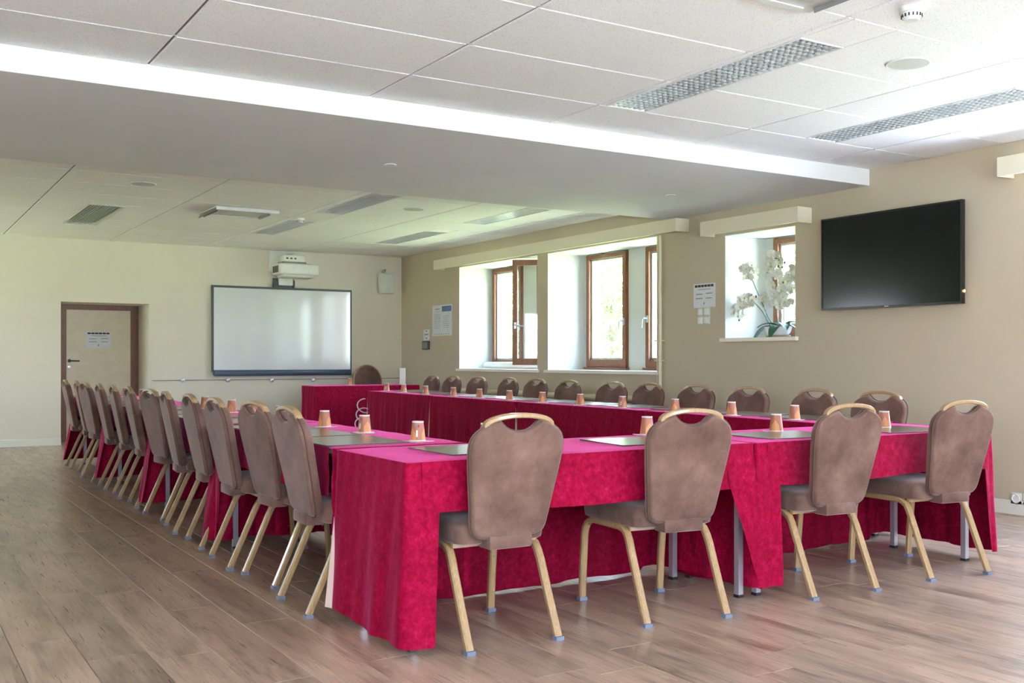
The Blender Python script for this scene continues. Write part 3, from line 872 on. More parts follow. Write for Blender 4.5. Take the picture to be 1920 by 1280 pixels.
def drape(path, tops, hems, nz, seed, amp, flare, mb, z_top, fold_n=None):
    """vertical sheet hung from a 2D path; tops/hems functions of s (0..1); waves grow towards the hem"""
    rnd = random.Random(seed); ph = [rnd.uniform(0, 6.28) for _ in range(4)]; fr = [rnd.uniform(.7, 1.3) for _ in range(4)]
    pts = [Vector(p) for p in path]; acc = [0]
    for i in range(1, len(pts)): acc.append(acc[-1]+(pts[i]-pts[i-1]).length)
    tot = acc[-1]; vs = []; fs = []
    n = len(pts)
    for i, p in enumerate(pts):
        s = acc[i]
        if i == 0: d = pts[1]-pts[0]
        elif i == n-1: d = pts[-1]-pts[-2]
        else: d = (pts[i+1]-pts[i]).normalized()+(pts[i]-pts[i-1]).normalized()
        d.normalize(); nrm = Vector((d.y, -d.x))            # outward for a counter-clockwise path
        hem = hems(s, tot)
        for j in range(nz+1):
            t = j/nz; drop = (z_top-hem)*t
            wv = (math.sin(s*13*fr[0]+ph[0])*.5+math.sin(s*29*fr[1]+ph[1])*.3+math.sin(s*47*fr[2]+ph[2]+t*2)*.2)
            depth = drop/.75
            fl = flare(s, tot) if callable(flare) else flare
            off = max(.003, .004 + depth*(fl+amp*(wv+.3)) + .002*math.sin(s*60+t*9))
            q = p + nrm*off
            vs.append((q.x, q.y, z_top-drop-(0 if t > 0 else 0)))
    for i in range(n-1):
        for j in range(nz):
            a = i*(nz+1)+j; fs.append((a, a+1, a+nz+2, a+nz+1))
    mb.add(vs, fs)

def cloth_on(label, ox, oy, ang, L, D, seed, tall=0.0, tails=((.14, .02), (.13, .11)), hem_in=.04, hem_end=.04, hem_out=.53, flare_tail=.015, full=False, lining=('a', 'b'), flare_end=.008, wave=.028):
    (tr0, tr1), (tl0, tl1) = tails      # (right corner, left corner): width at the short hem, width at the bottom
    """crimson cloth: short panel on the chair side, long tails at its two corners, full skirts on the other sides"""
    t = thing('tablecloth', label, 'tablecloth', (ox, oy, 0), ang, None)
    zt = TZ+tall+.003
    rnd = random.Random(seed)
    # top
    mb = MB(); nx, ny = 40, 14; vs = []
    for i in range(nx+1):
        for j in range(ny+1):
            x = -.006+(L+.012)*i/nx; y = -.006+(D+.012)*j/ny
            e = 0
            if i in (0, nx) or j in (0, ny): e = -.004
            zz = zt+e+.0012*math.sin(x*23+seed)*math.sin(y*19+seed*2)
            vs.append((x, y, zz))
    mb.add(vs, [(i*(ny+1)+j, (i+1)*(ny+1)+j, (i+1)*(ny+1)+j+1, i*(ny+1)+j+1) for i in range(nx) for j in range(ny)])
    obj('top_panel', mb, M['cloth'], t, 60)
    zc = zt-.002; r = .018
    def arc(cx, cy, a0, a1, n=4): return [(cx+r*math.cos(a0+(a1-a0)*k/n), cy+r*math.sin(a0+(a1-a0)*k/n)) for k in range(n+1)]
    def seg(p, q, n): return [(p[0]+(q[0]-p[0])*k/n, p[1]+(q[1]-p[1])*k/n) for k in range(n)]
    # counter-clockwise from the tail at the right chair-side corner, round the inner side, to the tail at the left corner
    if not full:
        path = seg((L-tr0, 0), (L-r, 0), 14) + arc(L-r, r, -PI/2, 0) + seg((L, r), (L, D-r), 26)[1:] + arc(L-r, D-r, 0, PI/2) + seg((L-r, D), (r, D), 60)[1:] + arc(r, D-r, PI/2, PI) + seg((0, D-r), (0, r), 26)[1:] + arc(r, r, PI, 1.5*PI) + seg((r, 0), (tl0, 0), 14)[1:] + [(tl0, 0)]
    else:
        path = seg((L/2, 0), (L-r, 0), 24) + arc(L-r, r, -PI/2, 0) + seg((L, r), (L, D-r), 20)[1:] + arc(L-r, D-r, 0, PI/2) + seg((L-r, D), (r, D), 40)[1:] + arc(r, D-r, PI/2, PI) + seg((0, D-r), (0, r), 20)[1:] + arc(r, r, PI, 1.5*PI) + seg((r, 0), (L/2, 0), 24)[1:] + [(L/2, 0)]
    k1, k2 = rnd.uniform(0, 6), rnd.uniform(0, 6)
    def hems(s, tot):
        base = hem_in
        if s < .2+D+.05 or s > tot-.2-D-.05: base = hem_end
        h = max(.004, base+min(.008, base*.4)*math.sin(s*5+k1)+min(.004, base*.2)*math.sin(s*13+k2))
        if not full:
            for q, w0, w1 in ((s, tr0, tr1), (tot-s, tl0, tl1)):
                q2 = w0-q                                     # distance from the corner along the chair side
                if w1 < q2 <= w0:                             # slanting inner edge of the tail
                    h = max(h, base + (hem_out+.05-base)*(q2-w1)/(w0-w1))
        return h
    def flare_at(s, tot):
        f = 0
        for q, w0 in ((s, tr0), (tot-s, tl0)): f = max(f, max(0, min(1, 1-(q-w0)/.16)))
        return flare_end+(flare_tail-flare_end)*f
    mb = MB(); drape(path, None, hems, 12, seed, wave, flare_at, mb, zc)
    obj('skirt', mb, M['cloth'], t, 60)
    if not full:
        mb = MB()
        pth = seg((.055, -.006), (L-.055, -.006), 60) + [(L-.055, -.006)]
        drape(pth, None, lambda s, tot: hem_out+.010*math.sin(s*4+k1)-.012*(s/tot), 7, seed+5, .02, .015, mb, zc+.001)
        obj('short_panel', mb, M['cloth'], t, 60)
    # beige lining edges turned out at the inner corners
    for side in lining:
        mb = MB()
        if side == 'a': mb.add([(-.004, D+.004, zc-.04), (-.006, D+.004, zc-.12), (-.055, D+.012, hem_in+.03), (.012, D+.010, hem_in+.03)], [(0, 1, 2, 3)])
        if side == 'b': mb.add([(L+.004, D+.004, zc-.04), (L+.006, D+.004, zc-.12), (L+.055, D+.012, hem_in+.03), (L-.012, D+.010, hem_in+.03)], [(0, 1, 2, 3)])
        obj('turned_hem', mb, M['lining'], t)
    return t

TABLES = []
# near row (length along +x, chair side faces the camera)
NY = 3.565
NEAR = [(1.735, NY, 0.0, 1.815), (3.565, NY-.01, 0.0, 1.83)]
for k, (x, y, a, L) in enumerate(NEAR):
    table(('left' if k == 0 else 'right') + ' steel-legged folding table of the row nearest the camera', x, y, a, L, .71, .055, .18, 'folding tables', end_b=.045 if k == 0 else .17)
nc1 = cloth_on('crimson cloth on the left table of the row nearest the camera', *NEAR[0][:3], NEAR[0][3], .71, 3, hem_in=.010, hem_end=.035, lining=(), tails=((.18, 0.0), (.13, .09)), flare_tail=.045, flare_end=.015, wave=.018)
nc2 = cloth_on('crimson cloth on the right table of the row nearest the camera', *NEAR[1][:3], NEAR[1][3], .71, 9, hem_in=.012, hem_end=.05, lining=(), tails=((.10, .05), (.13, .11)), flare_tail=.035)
# turned edge beside the near left corner
mb = MB(); mb.add([(-.010, .712, .44), (-.016, .705, .44), (-.055, .712, .05), (-.01, .706, .035)], [(0, 1, 2, 3)])
obj('turned_hem', mb, M['lining'], nc1)
# left row: chair side faces -x  (local x runs towards the camera so that +y points inwards)
LEFT = [(6.19, 4.31), (8.10, 6.22), (10.04, 8.13), (12.00, 10.07)]
for k, (yt, yb_) in enumerate(LEFT):
    xo = (1.745, 1.80, 1.83, 1.85)[k]; DL = (.66, .63, .61, .60)[k]
    table('steel-legged folding table of the left row, %s from the camera' % ORD[k], xo, yt, -PI/2, yt-yb_, DL, .10, .14, 'folding tables')
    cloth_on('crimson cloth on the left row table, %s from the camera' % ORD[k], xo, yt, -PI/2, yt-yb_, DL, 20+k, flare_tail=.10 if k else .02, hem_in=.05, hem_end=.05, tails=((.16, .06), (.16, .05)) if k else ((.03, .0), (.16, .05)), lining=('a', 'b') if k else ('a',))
# right row: chair side faces +x
RGT = [(4.992, 4.40, 5.06, 6.25), (5.065, 6.28, 5.115, 8.18), (5.12, 8.22, 5.18, 10.09), (5.20, 10.13, 5.32, 12.08)]
for k, (xa, ya, xb, yb_) in enumerate(RGT):
    dv = Vector((xb-xa, yb_-ya)); L = dv.length; a = math.atan2(dv.y, dv.x)
    D = .60
    nrm = Vector((dv.y, -dv.x)).normalized()
    ox, oy = xa+nrm.x*D, ya+nrm.y*D
    table('steel-legged folding table of the window-side row, %s from the camera' % ORD[k], ox, oy, a, L, D, .12, .12, 'folding tables')
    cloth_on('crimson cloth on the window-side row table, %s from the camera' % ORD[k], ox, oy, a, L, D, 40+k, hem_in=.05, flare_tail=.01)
# presenter's table at the far end, cloth down to the floor on the side facing us
FT = .028
xa = 14.02/ratio(567); LP = 13.45/ratio(787)-xa
table('presenter table standing alone before the far wall', xa+LP, 14.05, PI, LP, .6, .1, .1, 'folding tables', FT)
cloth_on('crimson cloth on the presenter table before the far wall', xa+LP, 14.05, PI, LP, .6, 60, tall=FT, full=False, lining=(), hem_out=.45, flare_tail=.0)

# ------------------------------------------------------------------ chairs
def chair_proto():
    t = thing('banquet_chair', '', 'chair', (0, 0, 0), 0, 'brown suede banquet chairs')
    # legs: inverted-U side frames; each leg its own tube, the rail between them
    for sx in (-1, 1):
        xr, xf = .205*sx, .215*sx
        rear = [(xr, -.282, .012), (xr, -.215, .16), (xr*1.0, -.152, .305), (xr*.99, -.135, .340), (xr*.98, -.115, .368), (xr*.97, -.085, .385), (xr*.96, -.05, .391)]
        front = [(xf, .272, .012), (xf, .262, .16), (xf, .248, .305), (xf*.99, .243, .340), (xf*.98, .228, .368), (xf*.97, .2, .385), (xf*.95, .165, .391)]
        for nm, pth in (('leg', rear), ('leg', front)):
            lg = obj(nm, MB().tube(pth, .028, .034, up=(1, 0, 0)), M['legwood'], t, 30)
            p = pth[0]
            obj('foot_cap', MB().box(p[0]-.019, p[0]+.019, p[1]-.017, p[1]+.017, 0, .016), M['cap'], lg)
            if nm == 'leg' and pth is front:
                for z in (.10, .25):
                    obj('screw', MB().lathe([(.004, 0), (.003, .002)], 8, (p[0]*.995, p[1]-.026-z*.03, z)), M['chrome'], lg)
        obj('side_rail', MB().tube([(xr*.96, -.05, .391), (xf*.95, .165, .391)], .028, .034, up=(1, 0, 0)), M['legwood'], t, 40)
    obj('cross_rail', MB().box(-.195, .195, -.13, -.11, .382, .400), M['legwood'], t); obj('cross_rail', MB().box(-.2, .2, .19, .21, .382, .400), M['legwood'], t)
    # seat cushion: rounded, domed
    def rr_outline(hx0, hx1, y0, y1, r, n=6):
        pts = []
        for (cx, cy, a0) in ((hx1-r, y1-r, 0), (-hx1+r, y1-r, PI/2), (-hx0+r, y0+r, PI), (hx0-r, y0+r, 1.5*PI)):
            for k in range(n+1):
                a = a0+PI/2*k/n; pts.append((cx+r*math.cos(a), cy+r*math.sin(a)))
        return pts
    ol = rr_outline(.205, .222, -.20, .275, .05)
    N = len(ol); mb = MB(); vs = []; fs = []
    lay = [(.94, .400), (.985, .406), (1.0, .428), (1.0, .456), (.98, .474), (.93, .485), (.80, .492), (.5, .497), (.2, .499)]
    for sc_, z in lay:
        for (x, y) in ol: vs.append((x*sc_, .037+(y-.037)*sc_, z))
    for i in range(len(lay)-1):
        for k in range(N): k2 = (k+1) % N; fs.append((i*N+k, i*N+k2, (i+1)*N+k2, (i+1)*N+k))
    fs.append(tuple(reversed(range(N)))); fs.append(tuple((len(lay)-1)*N+k for k in range(N)))
    mb.add(vs, fs); obj('seat', mb, M['suede'], t, 50)
    # backrest outline (x, h) with the scooped grip
    half = [(0, .424), (.100, .424), (.136, .428), (.158, .442), (.169, .466), (.175, .50), (.186, .58), (.197, .65), (.207, .72), (.213, .77), (.212, .805), (.203, .832), (.186, .853), (.162, .870), (.132, .884), (.106, .892), (.091, .892), (.080, .883), (.062, .867), (.035, .855), (0, .851)]
    out = half + [(-x, h) for (x, h) in reversed(half[1:-1])]
    def smooth_loop(lp):
        res = []
        n = len(lp)
        for i in range(n):
            a, b = lp[i], lp[(i+1) % n]
            res.append((a[0]*.75+b[0]*.25, a[1]*.75+b[1]*.25)); res.append((a[0]*.25+b[0]*.75, a[1]*.25+b[1]*.75))
        return res
    lp = smooth_loop(out); N = len(lp)
    nr = []
    for i in range(N):
        a, b = Vector(lp[i-1]), Vector(lp[(i+1) % N]); d = (b-a).normalized(); nr.append(Vector((d.y, -d.x)))
    def yb(h): return -.222-(h-.44)*.20
    def ring(ins, dep): return [(p[0]-n_.x*ins, yb(p[1]-n_.y*ins)+dep, p[1]-n_.y*ins) for p, n_ in zip(lp, nr)]
    lay = [(.016, -.0282), (.0125, -.028), (.009, -.026), (.005, -.022), (.0015, -.014), (0, -.004), (0, .004), (.0015, .014), (.005, .022), (.009, .026), (.0125, .028), (.016, .0282)]
    vs = []; fs = []; mb = MB()
    for ins, dep in lay: vs += ring(ins, dep)
    for i in range(len(lay)-1):
        for k in range(N): k2 = (k+1) % N; fs.append((i*N+k, i*N+k2, (i+1)*N+k2, (i+1)*N+k))
    fs.append(tuple(reversed(range(N)))); fs.append(tuple((len(lay)-1)*N+k for k in range(N)))
    mb.add(vs, fs); obj('backrest', mb, M['suede'], t, 45)
    pp = [(p[0]+n_.x*.001, yb(p[1])-.010, p[1]+n_.y*.001) for p, n_ in zip(lp, nr)]
    pp.append(pp[0]); pp.append(pp[1])
    mbp = MB().tube(pp, .0035, n=5, caps=False, up=(0, 1, 0)); obj('piping', mbp, M['piping'], t, 60)
    # wooden grip
    gp = []
    for k in range(15):
        a = PI*(1-k/14); x = .152*math.cos(a); zz = .868+.045*math.sin(a)**.85; gp.append((x, yb(zz), zz))
    obj('grip', MB().tube(gp, .020, .032, up=(0, 1, 0)), M['legwood'], t, 40)
    # fabric covered link between seat and back
    obj('back_link', rbox(-.10, .10, -.258, -.165, .384, .440, .01), M['suede'], t, 40)
    return t
proto = chair_proto()
_used = [False]
def chair(fx, fy, rz, label):
    if not _used[0]:
        _used[0] = True
        proto.location = (fx, fy, 0); proto.rotation_euler = (0, 0, rz); proto['label'] = label; return proto
    return dup(proto, (fx, fy, 0), rz, label)
for (x, y, a, lab) in ((2.147, 3.735, 0, 'brown suede banquet chair leftmost of the four in front, nearest the red corner'),
                       (3.020, 3.672, -7.0, 'brown suede banquet chair second from left of the four in front'),
                       (3.985, 3.658, -3.5, 'brown suede banquet chair third from left of the four in front'),
                       (4.830, 3.622, -6.5, 'brown suede banquet chair rightmost of the four in front, beside the steel leg')):
    chair(x, y, R(a), lab)
LFEET = [((1.634,4.311),(1.651,4.741)), ((1.700,4.952),(1.676,5.370)), ((1.640,5.489),(1.656,5.955)), ((1.678,6.217),(1.704,6.634)), ((1.677,6.863),(1.717,7.246)),
         ((1.746,7.477),(1.715,7.882)), ((1.715,8.19),(1.748,8.602)), ((1.715,8.807),(1.756,9.258)), ((1.721,9.448),(1.750,9.878)), ((1.745,10.18),(1.721,10.590)), ((1.735,10.72),(1.775,11.168)), ((1.744,11.425),(1.766,11.917))]
for k, (a, b) in enumerate(LFEET):
    mx_, my_ = (a[0]+b[0])/2-.012, (a[1]+b[1])/2
    th = math.atan2(-(b[0]-a[0]), (b[1]-a[1]))-PI/2       # local +y (front) points to +x
    ox, oy = mx_-.282*math.sin(th)*1.0, my_+.282*math.cos(th)
    chair(ox, oy, th, 'brown suede banquet chair in the left row, %s from the camera' % ORD[k])
RT = [1652, 1530, 1406, 1308, 1219, 1150, 1068, 1007, 956, 897, 850, 812]
for k, u in enumerate(RT):
    r_ = ratio(u); x = 5.75
    for _ in range(20): x = 5.72+.075*max(0, (r_*x-4.6)) + (.0 if k < 7 else .12)
    y = r_*x
    th = PI/2 + R([2, -3, 1, 2, -2, 3, 0, 2, -2, 3, 2, -1][k])
    # handle top sits at local y=-.314
    ox, oy = x+.314*(-math.sin(th))*1.0, y+.314*math.cos(th)
    chair(ox, oy, th, 'brown suede banquet chair in the window-side row, %s from the camera' % ORD[k])
# the presenter's chair: plain rounded back without a grip
pc = thing('presenter_chair', 'chair with plain rounded suede back behind the presenter table', 'chair', (6.40, 14.27, 0), PI+R(-4))
for sx in (-1, 1):
    for pth in ([(.2*sx, -.27, 0), (.2*sx, -.16, .30), (.19*sx, -.12, .42)], [(.21*sx, .24, 0), (.21*sx, .22, .30), (.2*sx, .18, .42)]):
        obj('leg', MB().tube(pth, .026, .022, up=(1, 0, 0)), M['legwood'], pc, 40)
obj('seat', rbox(-.22, .22, -.2, .25, .42, .50, .03, 3), M['suede'], pc, 50)
ol = [(.215*math.cos(PI*k/18), .80+.235*math.sin(PI*k/18)) for k in range(19)] + [(-.19, .52), (-.15, .49), (.15, .49), (.19, .52)]
N = len(ol); mb = MB(); vs = []; fs = []
for dep, sc_ in ((-.02, .94), (-.01, 1), (.01, 1), (.02, .94)):
    for (x, h) in ol: vs.append((x*sc_, -.26-(h-.45)*.16+dep, .76+(h-.76)*sc_))
for i in range(3):
    for k in range(N): k2 = (k+1) % N; fs.append((i*N+k, i*N+k2, (i+1)*N+k2, (i+1)*N+k))
fs.append(tuple(reversed(range(N)))); fs.append(tuple(3*N+k for k in range(N)))
mb.add(vs, fs); obj('backrest', mb, M['suede'], pc, 45, True)
pp = [(x*1.03, -.26-(h-.45)*.16, .76+(h-.76)*1.03) for (x, h) in ol]; pp.append(pp[0])
obj('back_frame', MB().tube(pp, .012, n=8, caps=False, up=(0, 1, 0)), M['legwood'], pc, 60)
obj('back_support', MB().box(-.03, .03, -.275, -.25, .42, .56), M['legwood'], pc)

# ------------------------------------------------------------------ cups, napkins, mats
TT = TZ+.0045
cup_me = None
def cup_proto():
    t = thing('paper_cup', '', 'cup', (0, 0, 0), 0, 'upturned paper cups')
    obj('wall', MB().lathe([(.0375, .003), (.0275, .088), (.0273, .094), (.0255, .094), (.0255, .090)], 28, cap0=True, cap1=False), M['cup'], t, 50)
    obj('rim', MB().lathe([(.0365, 0), (.0385, .001), (.0385, .004), (.0370, .005)], 28, cap0=True, cap1=False), M['white'], t, 60)
    obj('base_ring', MB().lathe([(.0279, .0885), (.0277, .0945), (.0255, .0945), (.0255, .0900)], 28, cap0=False, cap1=True), M['white'], t, 60)
    pm = MB(); pb = MB(); pr2 = MB()
    def patch(mb_, a0, a1, z0, z1, n=3):
        vs = []
        for k in range(n+1):
            a = a0+(a1-a0)*k/n
            for z in (z0, z1):
                r = .0378+(.0275-.0375)*(z-.003)/.085+.0003
                vs.append((r*math.cos(a), r*math.sin(a), z))
        mb_.add(vs, [(2*k, 2*k+2, 2*k+3, 2*k+1) for k in range(n)])
    for off in (0,):
        patch(pb, off-.55, off-.25, .066, .078); patch(pr2, off-.15, off+.1, .066, .079); patch(pm, off-.4, off-.15, .022, .052)
    obj('blue_mark', pb, M['inkblue'], t); obj('red_mark', pr2, plain('red_ink', srgb(170, 40, 70), .5), t); obj('white_mark', pm, M['white'], t)
    return t
cp = cup_proto(); _cu = [False]
nap_me = None
def cup(x, y, where, rot):
    global nap_me
    lab = 'upturned terracotta paper cup ' + where
    if not _cu[0]:
        _cu[0] = True; cp.location = (x, y, TT+.002); cp.rotation_euler = (0, 0, rot); cp['label'] = lab
    else: dup(cp, (x, y, TT+.002), rot, lab)
    if nap_me is None:
        mb = MB(); h = .056
        vs = []
        for i in range(5):
            for j in range(5):
                px, pq = -h+2*h*i/4, -h+2*h*j/4
                lift = .003*(abs(i-2)+abs(j-2) == 4)
                vs.append((px, pq, .0012+lift))
        mb.add(vs, [(i*5+j, (i+1)*5+j, (i+1)*5+j+1, i*5+j+1) for i in range(4) for j in range(4)])
        mb.box(-h, h, -h, h, 0, .001)
        nap_me = mb.mesh('napkin', M['napkin'])
    nob = link('napkin', nap_me); nob.location = (x, y, TT); nob.rotation_euler = (0, 0, rot+.6)
    tag(nob, 'small white square napkin under the cup ' + where, 'napkin', 'white napkins')
mat_me = None
def mat(x, y, rz, where):
    global mat_me
    if mat_me is None:
        mat_me = rbox(-.265, .265, -.205, .205, 0, .004, .0015, 1).mesh('desk_mat', M['mat'])
    ob = link('desk_mat', mat_me); ob.location = (x, y, TT); ob.rotation_euler = (0, 0, rz)
    tag(ob, 'dark leather desk mat ' + where, 'desk mat', 'dark desk mats')

LC = [4.45, 5.10, 5.67, 6.46, 7.02, 7.58, 8.34, 8.93, 9.62, 10.12, 10.69, 11.48]
rc = random.Random(3)
for k, y in enumerate(LC):
    cup(2.225+.012*k*.4+rc.uniform(-.01, .01), y, 'on the left row, %s from the camera' % ORD[k], rc.uniform(0, 6.28) if k else -1.9)
    mat(1.945+.008*k*.4, LFEET[k][0][1]+.28 if k else 4.66, PI/2+R(rc.uniform(-2, 2)), 'on the left row, %s from the camera' % ORD[k])
for k, ((x, y), wh) in enumerate((((2.42, 4.14), 'behind the leftmost front chair'), ((3.42, 4.2), 'behind the second front chair from left'), ((4.17, 4.02), 'behind the third front chair from left'), ((4.93, 3.92), 'between the third and rightmost front chairs'))):
    cup(x, y, wh, rc.uniform(0, 6.28))
mat(2.27, 3.915, 0, 'in front of the leftmost front chair'); mat(3.17, 3.885, R(-7), 'in front of the second front chair from left')
mat(4.02, 3.82, R(-5), 'in front of the third front chair from left'); mat(4.86, 3.79, R(-3), 'in front of the rightmost front chair')
def xin(y):
    for (xa, ya, xb, yb_) in RGT:
        if y <= yb_: return xa+(xb-xa)*max(0, (y-ya))/(yb_-ya)
    return RGT[-1][2]
for k, u in enumerate((1490, 1372, 1266, 1167, 1088, 1017, 955, 899, 850, 798, 757, 725)):
    r_ = ratio(u); x = 5.2
    for _ in range(20): x = xin(r_*x)+.085 + (.05*(k-9) if k > 9 else 0)
    y = r_*x
    y = min(y, 11.98); 
    cup(x, y, 'on the window-side row, %s from the camera' % ORD[k], rc.uniform(0, 6.28))
    mat(x+.27, y+(.12 if k < 11 else -.2), PI/2-R(3), 'on the window-side row, %s from the camera' % ORD[k])
fx = 13.75/ratio(657)
cp2 = dup(cp, (fx, 13.75, TT+FT+.002), 1.0, 'upturned terracotta paper cup on the presenter table')
nob = link('napkin', nap_me); nob.location = (fx, 13.75, TT+FT); tag(nob, 'small white square napkin on the presenter table', 'napkin', 'white napkins')
# white folded card on presenter table
cx_ = 13.8/ratio(755)
t = thing('tent_card', 'tall white card standing on the presenter table', 'card', (cx_, 13.8, TT+FT+.001), R(-30))
obj('front_leaf', MB().obox((0, -.02, .12), (.085, .002, .24), Matrix.Rotation(R(-9), 3, 'X')), M['white'], t)
obj('rear_leaf', MB().obox((0, .02, .12), (.085, .002, .24), Matrix.Rotation(R(9), 3, 'X')), M['white'], t)
# coiled cable
pts = []
bx_, by_ = 5.31, 12.15
for k in range(140):
    f = k/139; a = f*2*PI*3.4+1.2
    pts.append((bx_-.05*f+.085*math.cos(a), by_+.03+.03*math.sin(a)+.1*f*0,   .58-.40*f+.055*math.sin(a)))
tag(obj('coiled_cable', MB().tube(pts, .008, n=6), M['coil'], None, 60), 'white coiled cable hanging at the far end of the window-side row', 'cable')

# ------------------------------------------------------------------ orchid
PO = Vector((7.32, 7.03, 1.3395))
t = thing('potted_orchid', 'white orchid in an oval white pot on the small window sill', 'potted plant', PO)
def oval(prof, sx, sy, n=28):
    m = MB().lathe(prof, n); m.v = [(x*sx, y*sy, z) for (x, y, z) in m.v]; return m
obj('pot_base', oval([(.11, 0), (.12, .012), (.115, .024)], .75, 1.15), M['wood'], t, 40)
obj('pot', oval([(.095, .024), (.115, .045), (.13, .085), (.135, .105), (.125, .105), (.12, .09)], .72, 1.15), M['pot'], t, 40)
obj('soil', oval([(.12, .088), (.12, .094)], .71, 1.14), M['wood'], t)
def leaf_mb(L, W, droop, n=8):
    mb = MB(); vs = []
    for i in range(n+1):
        f = i/n; wd = W*math.sin(PI*min(1, f*.92+.08))**.8*(1 if f < .98 else .2)
        x = L*f; z = L*(.45*f-droop*f*f)
        vs += [(x, -wd, z+.008), (x, 0, z-.004), (x, wd, z+.008)]
    fs = []
    for i in range(n):
        b = i*3; fs += [(b, b+3, b+4, b+1), (b+1, b+4, b+5, b+2)]
    mb.add(vs, fs); return mb
for (az, L, W, dr, oy, h) in ((100, .26, .045, 1.15, .06, .1), (200, .24, .05, 1.0, -.02, .10), (235, .22, .05, .75, -.05, .12), (275, .24, .05, .5, -.09, .12), (60, .16, .04, .3, .0, .12), (300, .18, .045, .9, -.05, .11), (150, .18, .04, .6, .03, .12)):
    ob = obj('leaf', leaf_mb(L, W, dr), M['leaf'], t, 80); ob.location = (0, oy, h); ob.rotation_euler = (0, 0, R(az))
# stems in the plane of the wall; local +y = left in the photo
ST = [[(0, .06, .1), (-.01, .15, .25), (-.02, .24, .42), (-.02, .31, .55), (-.03, .34, .63), (-.04, .33, .68), (-.05, .28, .70)],
      [(0, .00, .1), (0, .03, .3), (0, .06, .5), (-.01, .08, .63), (-.02, .06, .72), (-.04, .0, .755), (-.06, -.06, .74)],
      [(.02, -.05, .1), (.03, -.04, .3), (.03, -.08, .48), (.03, -.16, .6), (.02, -.22, .62), (.02, -.28, .58)],
      [(-.01, .08, .1), (-.03, .18, .26), (-.05, .28, .36), (-.07, .36, .37), (-.08, .43, .32), (-.08, .46, .25)]]
for s_ in ST: obj('stem', MB().tube(s_, .0045, n=6), M['stem'], t, 60)
obj('stake', MB().tube([(.02, -.06, .1), (.0, .02, .46)], .003, n=5), M['pot'], t)
# flower mesh
mb = MB()
def petal(mb_, ang, L, W, tilt, m):
    ca, sa = math.cos(ang), math.sin(ang); vs = []
    for i in range(6):
        f = i/5; wd = W*math.sin(PI*(f*.86+.1)); r_ = L*f
        for q in (-1, 0, 1):
            a_, b_ = r_, wd*q
            vs.append((tilt*r_*r_*12 - .004*(q == 0), a_*ca-b_*sa, a_*sa+b_*ca))
    fs = []
    for i in range(5):
        for q in range(2):
            b = i*3+q; fs.append((b, b+3, b+4, b+1))
    mb_.add(vs, fs, m)
for k in range(3): petal(mb, PI/2+k*2*PI/3, .040, .017, -.5, 0)
for k in range(2): petal(mb, PI/2+(-1)**k*PI/2.6, .046, .027, -.4, 0)
m_ = MB().lathe([(.002, 0), (.009, .006), (.006, .014), (.001, .018)], 10); mb.add([(-z, x, y-.006) for (x, y, z) in m_.v], m_.f, 1)
flower = mb.mesh('flower', [M['petal'], M['petalcore']], 70)
rf = random.Random(11)
FL = []
def along(pth, f):
    n = len(pth)-1; i = min(int(f*n), n-1); g = f*n-i
    a, b = Vector(pth[i]), Vector(pth[i+1]); return a+(b-a)*g
for si, (f0, cnt) in enumerate(((.58, 20), (.5, 24), (.45, 22), (.42, 22))):
    for k in range(cnt):
        p = along(ST[si], f0+(1-f0)*k/(cnt-1)*.96)
        FL.append(p+Vector((rf.uniform(-.05, .02), rf.uniform(-.045, .045), rf.uniform(-.06, .05))))
for p in [(-.03, .02, .42), (-.03, .1, .40), (-.02, .16, .36), (-.03, -.05, .36), (-.03, -.12, .42), (-.02, -.18, .33), (-.04, .05, .5), (-.03, -.1, .52), (-.02, -.02, .6), (-.02, -.2, .46), (-.03, -.06, .46), (-.04, -.14, .36), (-.03, .02, .35), (-.03, -.08, .31)]:
    for q in range(3): FL.append(Vector(p)+Vector((rf.uniform(-.04, .02), rf.uniform(-.03, .03), rf.uniform(-.03, .03))))
for p in FL:
    ob = link('flower', flower, t); ob.location = p
    ob.rotation_euler = (rf.uniform(-.5, .5), rf.uniform(-.6, .3), rf.uniform(-.9, 1.0)+.5)
    s_ = rf.uniform(.95, 1.3); ob.scale = (s_, s_, s_)
budm = MB().lathe([(.001, -.010), (.006, -.004), (.007, .002), (.001, .011)], 8).mesh('bud', M['bud'], 60)
for p in ((-.06, -.06, .73), (-.07, .46, .23), (-.07, .42, .21), (-.07, .45, .18), (-.05, .30, .42), (-.05, .24, .40), (-.04, -.10, .52), (-.04, -.07, .47), (.0, -.30, .26), (.0, -.26, .23), (-.05, -.10, .66), (-.05, -.05, .67), (-.05, -.13, .70), (-.05, .27, .37)):
    ob = link('bud', budm, t); ob.location = p; ob.scale = (1.4, 1.4, 1.4)

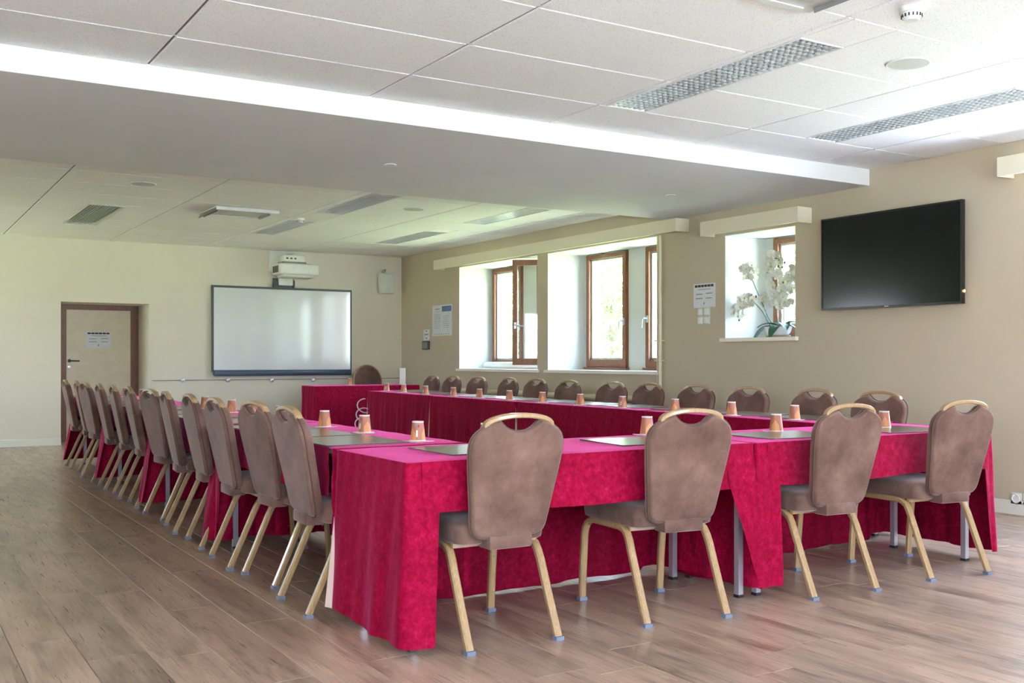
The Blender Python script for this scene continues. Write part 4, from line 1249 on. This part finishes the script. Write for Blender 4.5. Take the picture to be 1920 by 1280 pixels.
# ------------------------------------------------------------------ outdoors
def leafmat(name, c1, c2):
    a = NT(name); g = a.n('NewGeometry')
    a.l(a.ramp(g.outputs['Random Per Island'], [(0, c1), (1, c2)]), a.b.inputs['Base Color'])
    a.b.inputs['Roughness'].default_value = .6
    return a.m
M['grass'] = wall_mat('lawn_grass', srgb(150, 160, 112), .9, .3)
M['foliage'] = leafmat('spring_foliage', srgb(96, 140, 70), srgb(170, 200, 120))
M['bark'] = plain('grey_bark', srgb(96, 84, 70), .9)
mb = MB(); mb.box(-60, 120, -80, 90, -.6, -.42)
ground = struct('ground', mb, M['grass'])
mb = MB(); mb.box(-14, 20, -24, YB-.4, -.44, -.40); mb.box(7.85, 11, YB-.4, 6.0, -.44, -.40)
struct('bounce_ground', mb, plain('pale_bounce_ground', srgb(212, 216, 222), .8))  # unseen pale ground, added to bounce neutral light onto the ceiling
def tree(x, y, h, r, seed, label):
    rd = random.Random(seed); t = thing('tree', label, 'tree', (x, y, -.42))
    obj('trunk', MB().tube([(0, 0, -.05), (.05, 0, h*.3), (0, .1, h*.6)], .14, n=8), M['bark'], t, 60)
    mb = MB()
    cl = [(rd.uniform(-r*.6, r*.6), rd.uniform(-r*.6, r*.6), h*rd.uniform(.35, .95), rd.uniform(.35, .6)*r) for _ in range(16)]
    for _ in range(5200):
        c = rd.choice(cl); d = Vector((rd.gauss(0, 1), rd.gauss(0, 1), rd.gauss(0, 1))).normalized()*c[3]*rd.uniform(.6, 1)
        p = Vector(c[:3])+d; s_ = rd.uniform(.06, .13)
        a = Vector((rd.gauss(0, 1), rd.gauss(0, 1), rd.gauss(0, 1))).normalized()
        b = a.cross(Vector((rd.gauss(0, 1), rd.gauss(0, 1), rd.gauss(0, 1)))).normalized()
        mb.add([p-a*s_, p+b*s_*.5, p+a*s_, p-b*s_*.5], [(0, 1, 2, 3)])
    f = obj('foliage', mb, M['foliage'], t); f['kind'] = 'stuff'
tree(17.5, 23.0, 5.5, 2.6, 1, 'pale green leafy tree outside, seen through the middle window')
tree(24.0, 39.0, 7.0, 4.0, 2, 'pale green tree outside the left window recess')
tree(24.0, 22.0, 6.0, 3.5, 3, 'green tree outside behind the orchid window')
tree(22.0, 31.0, 4.0, 2.4, 4, 'low green tree outside beyond the window pier')
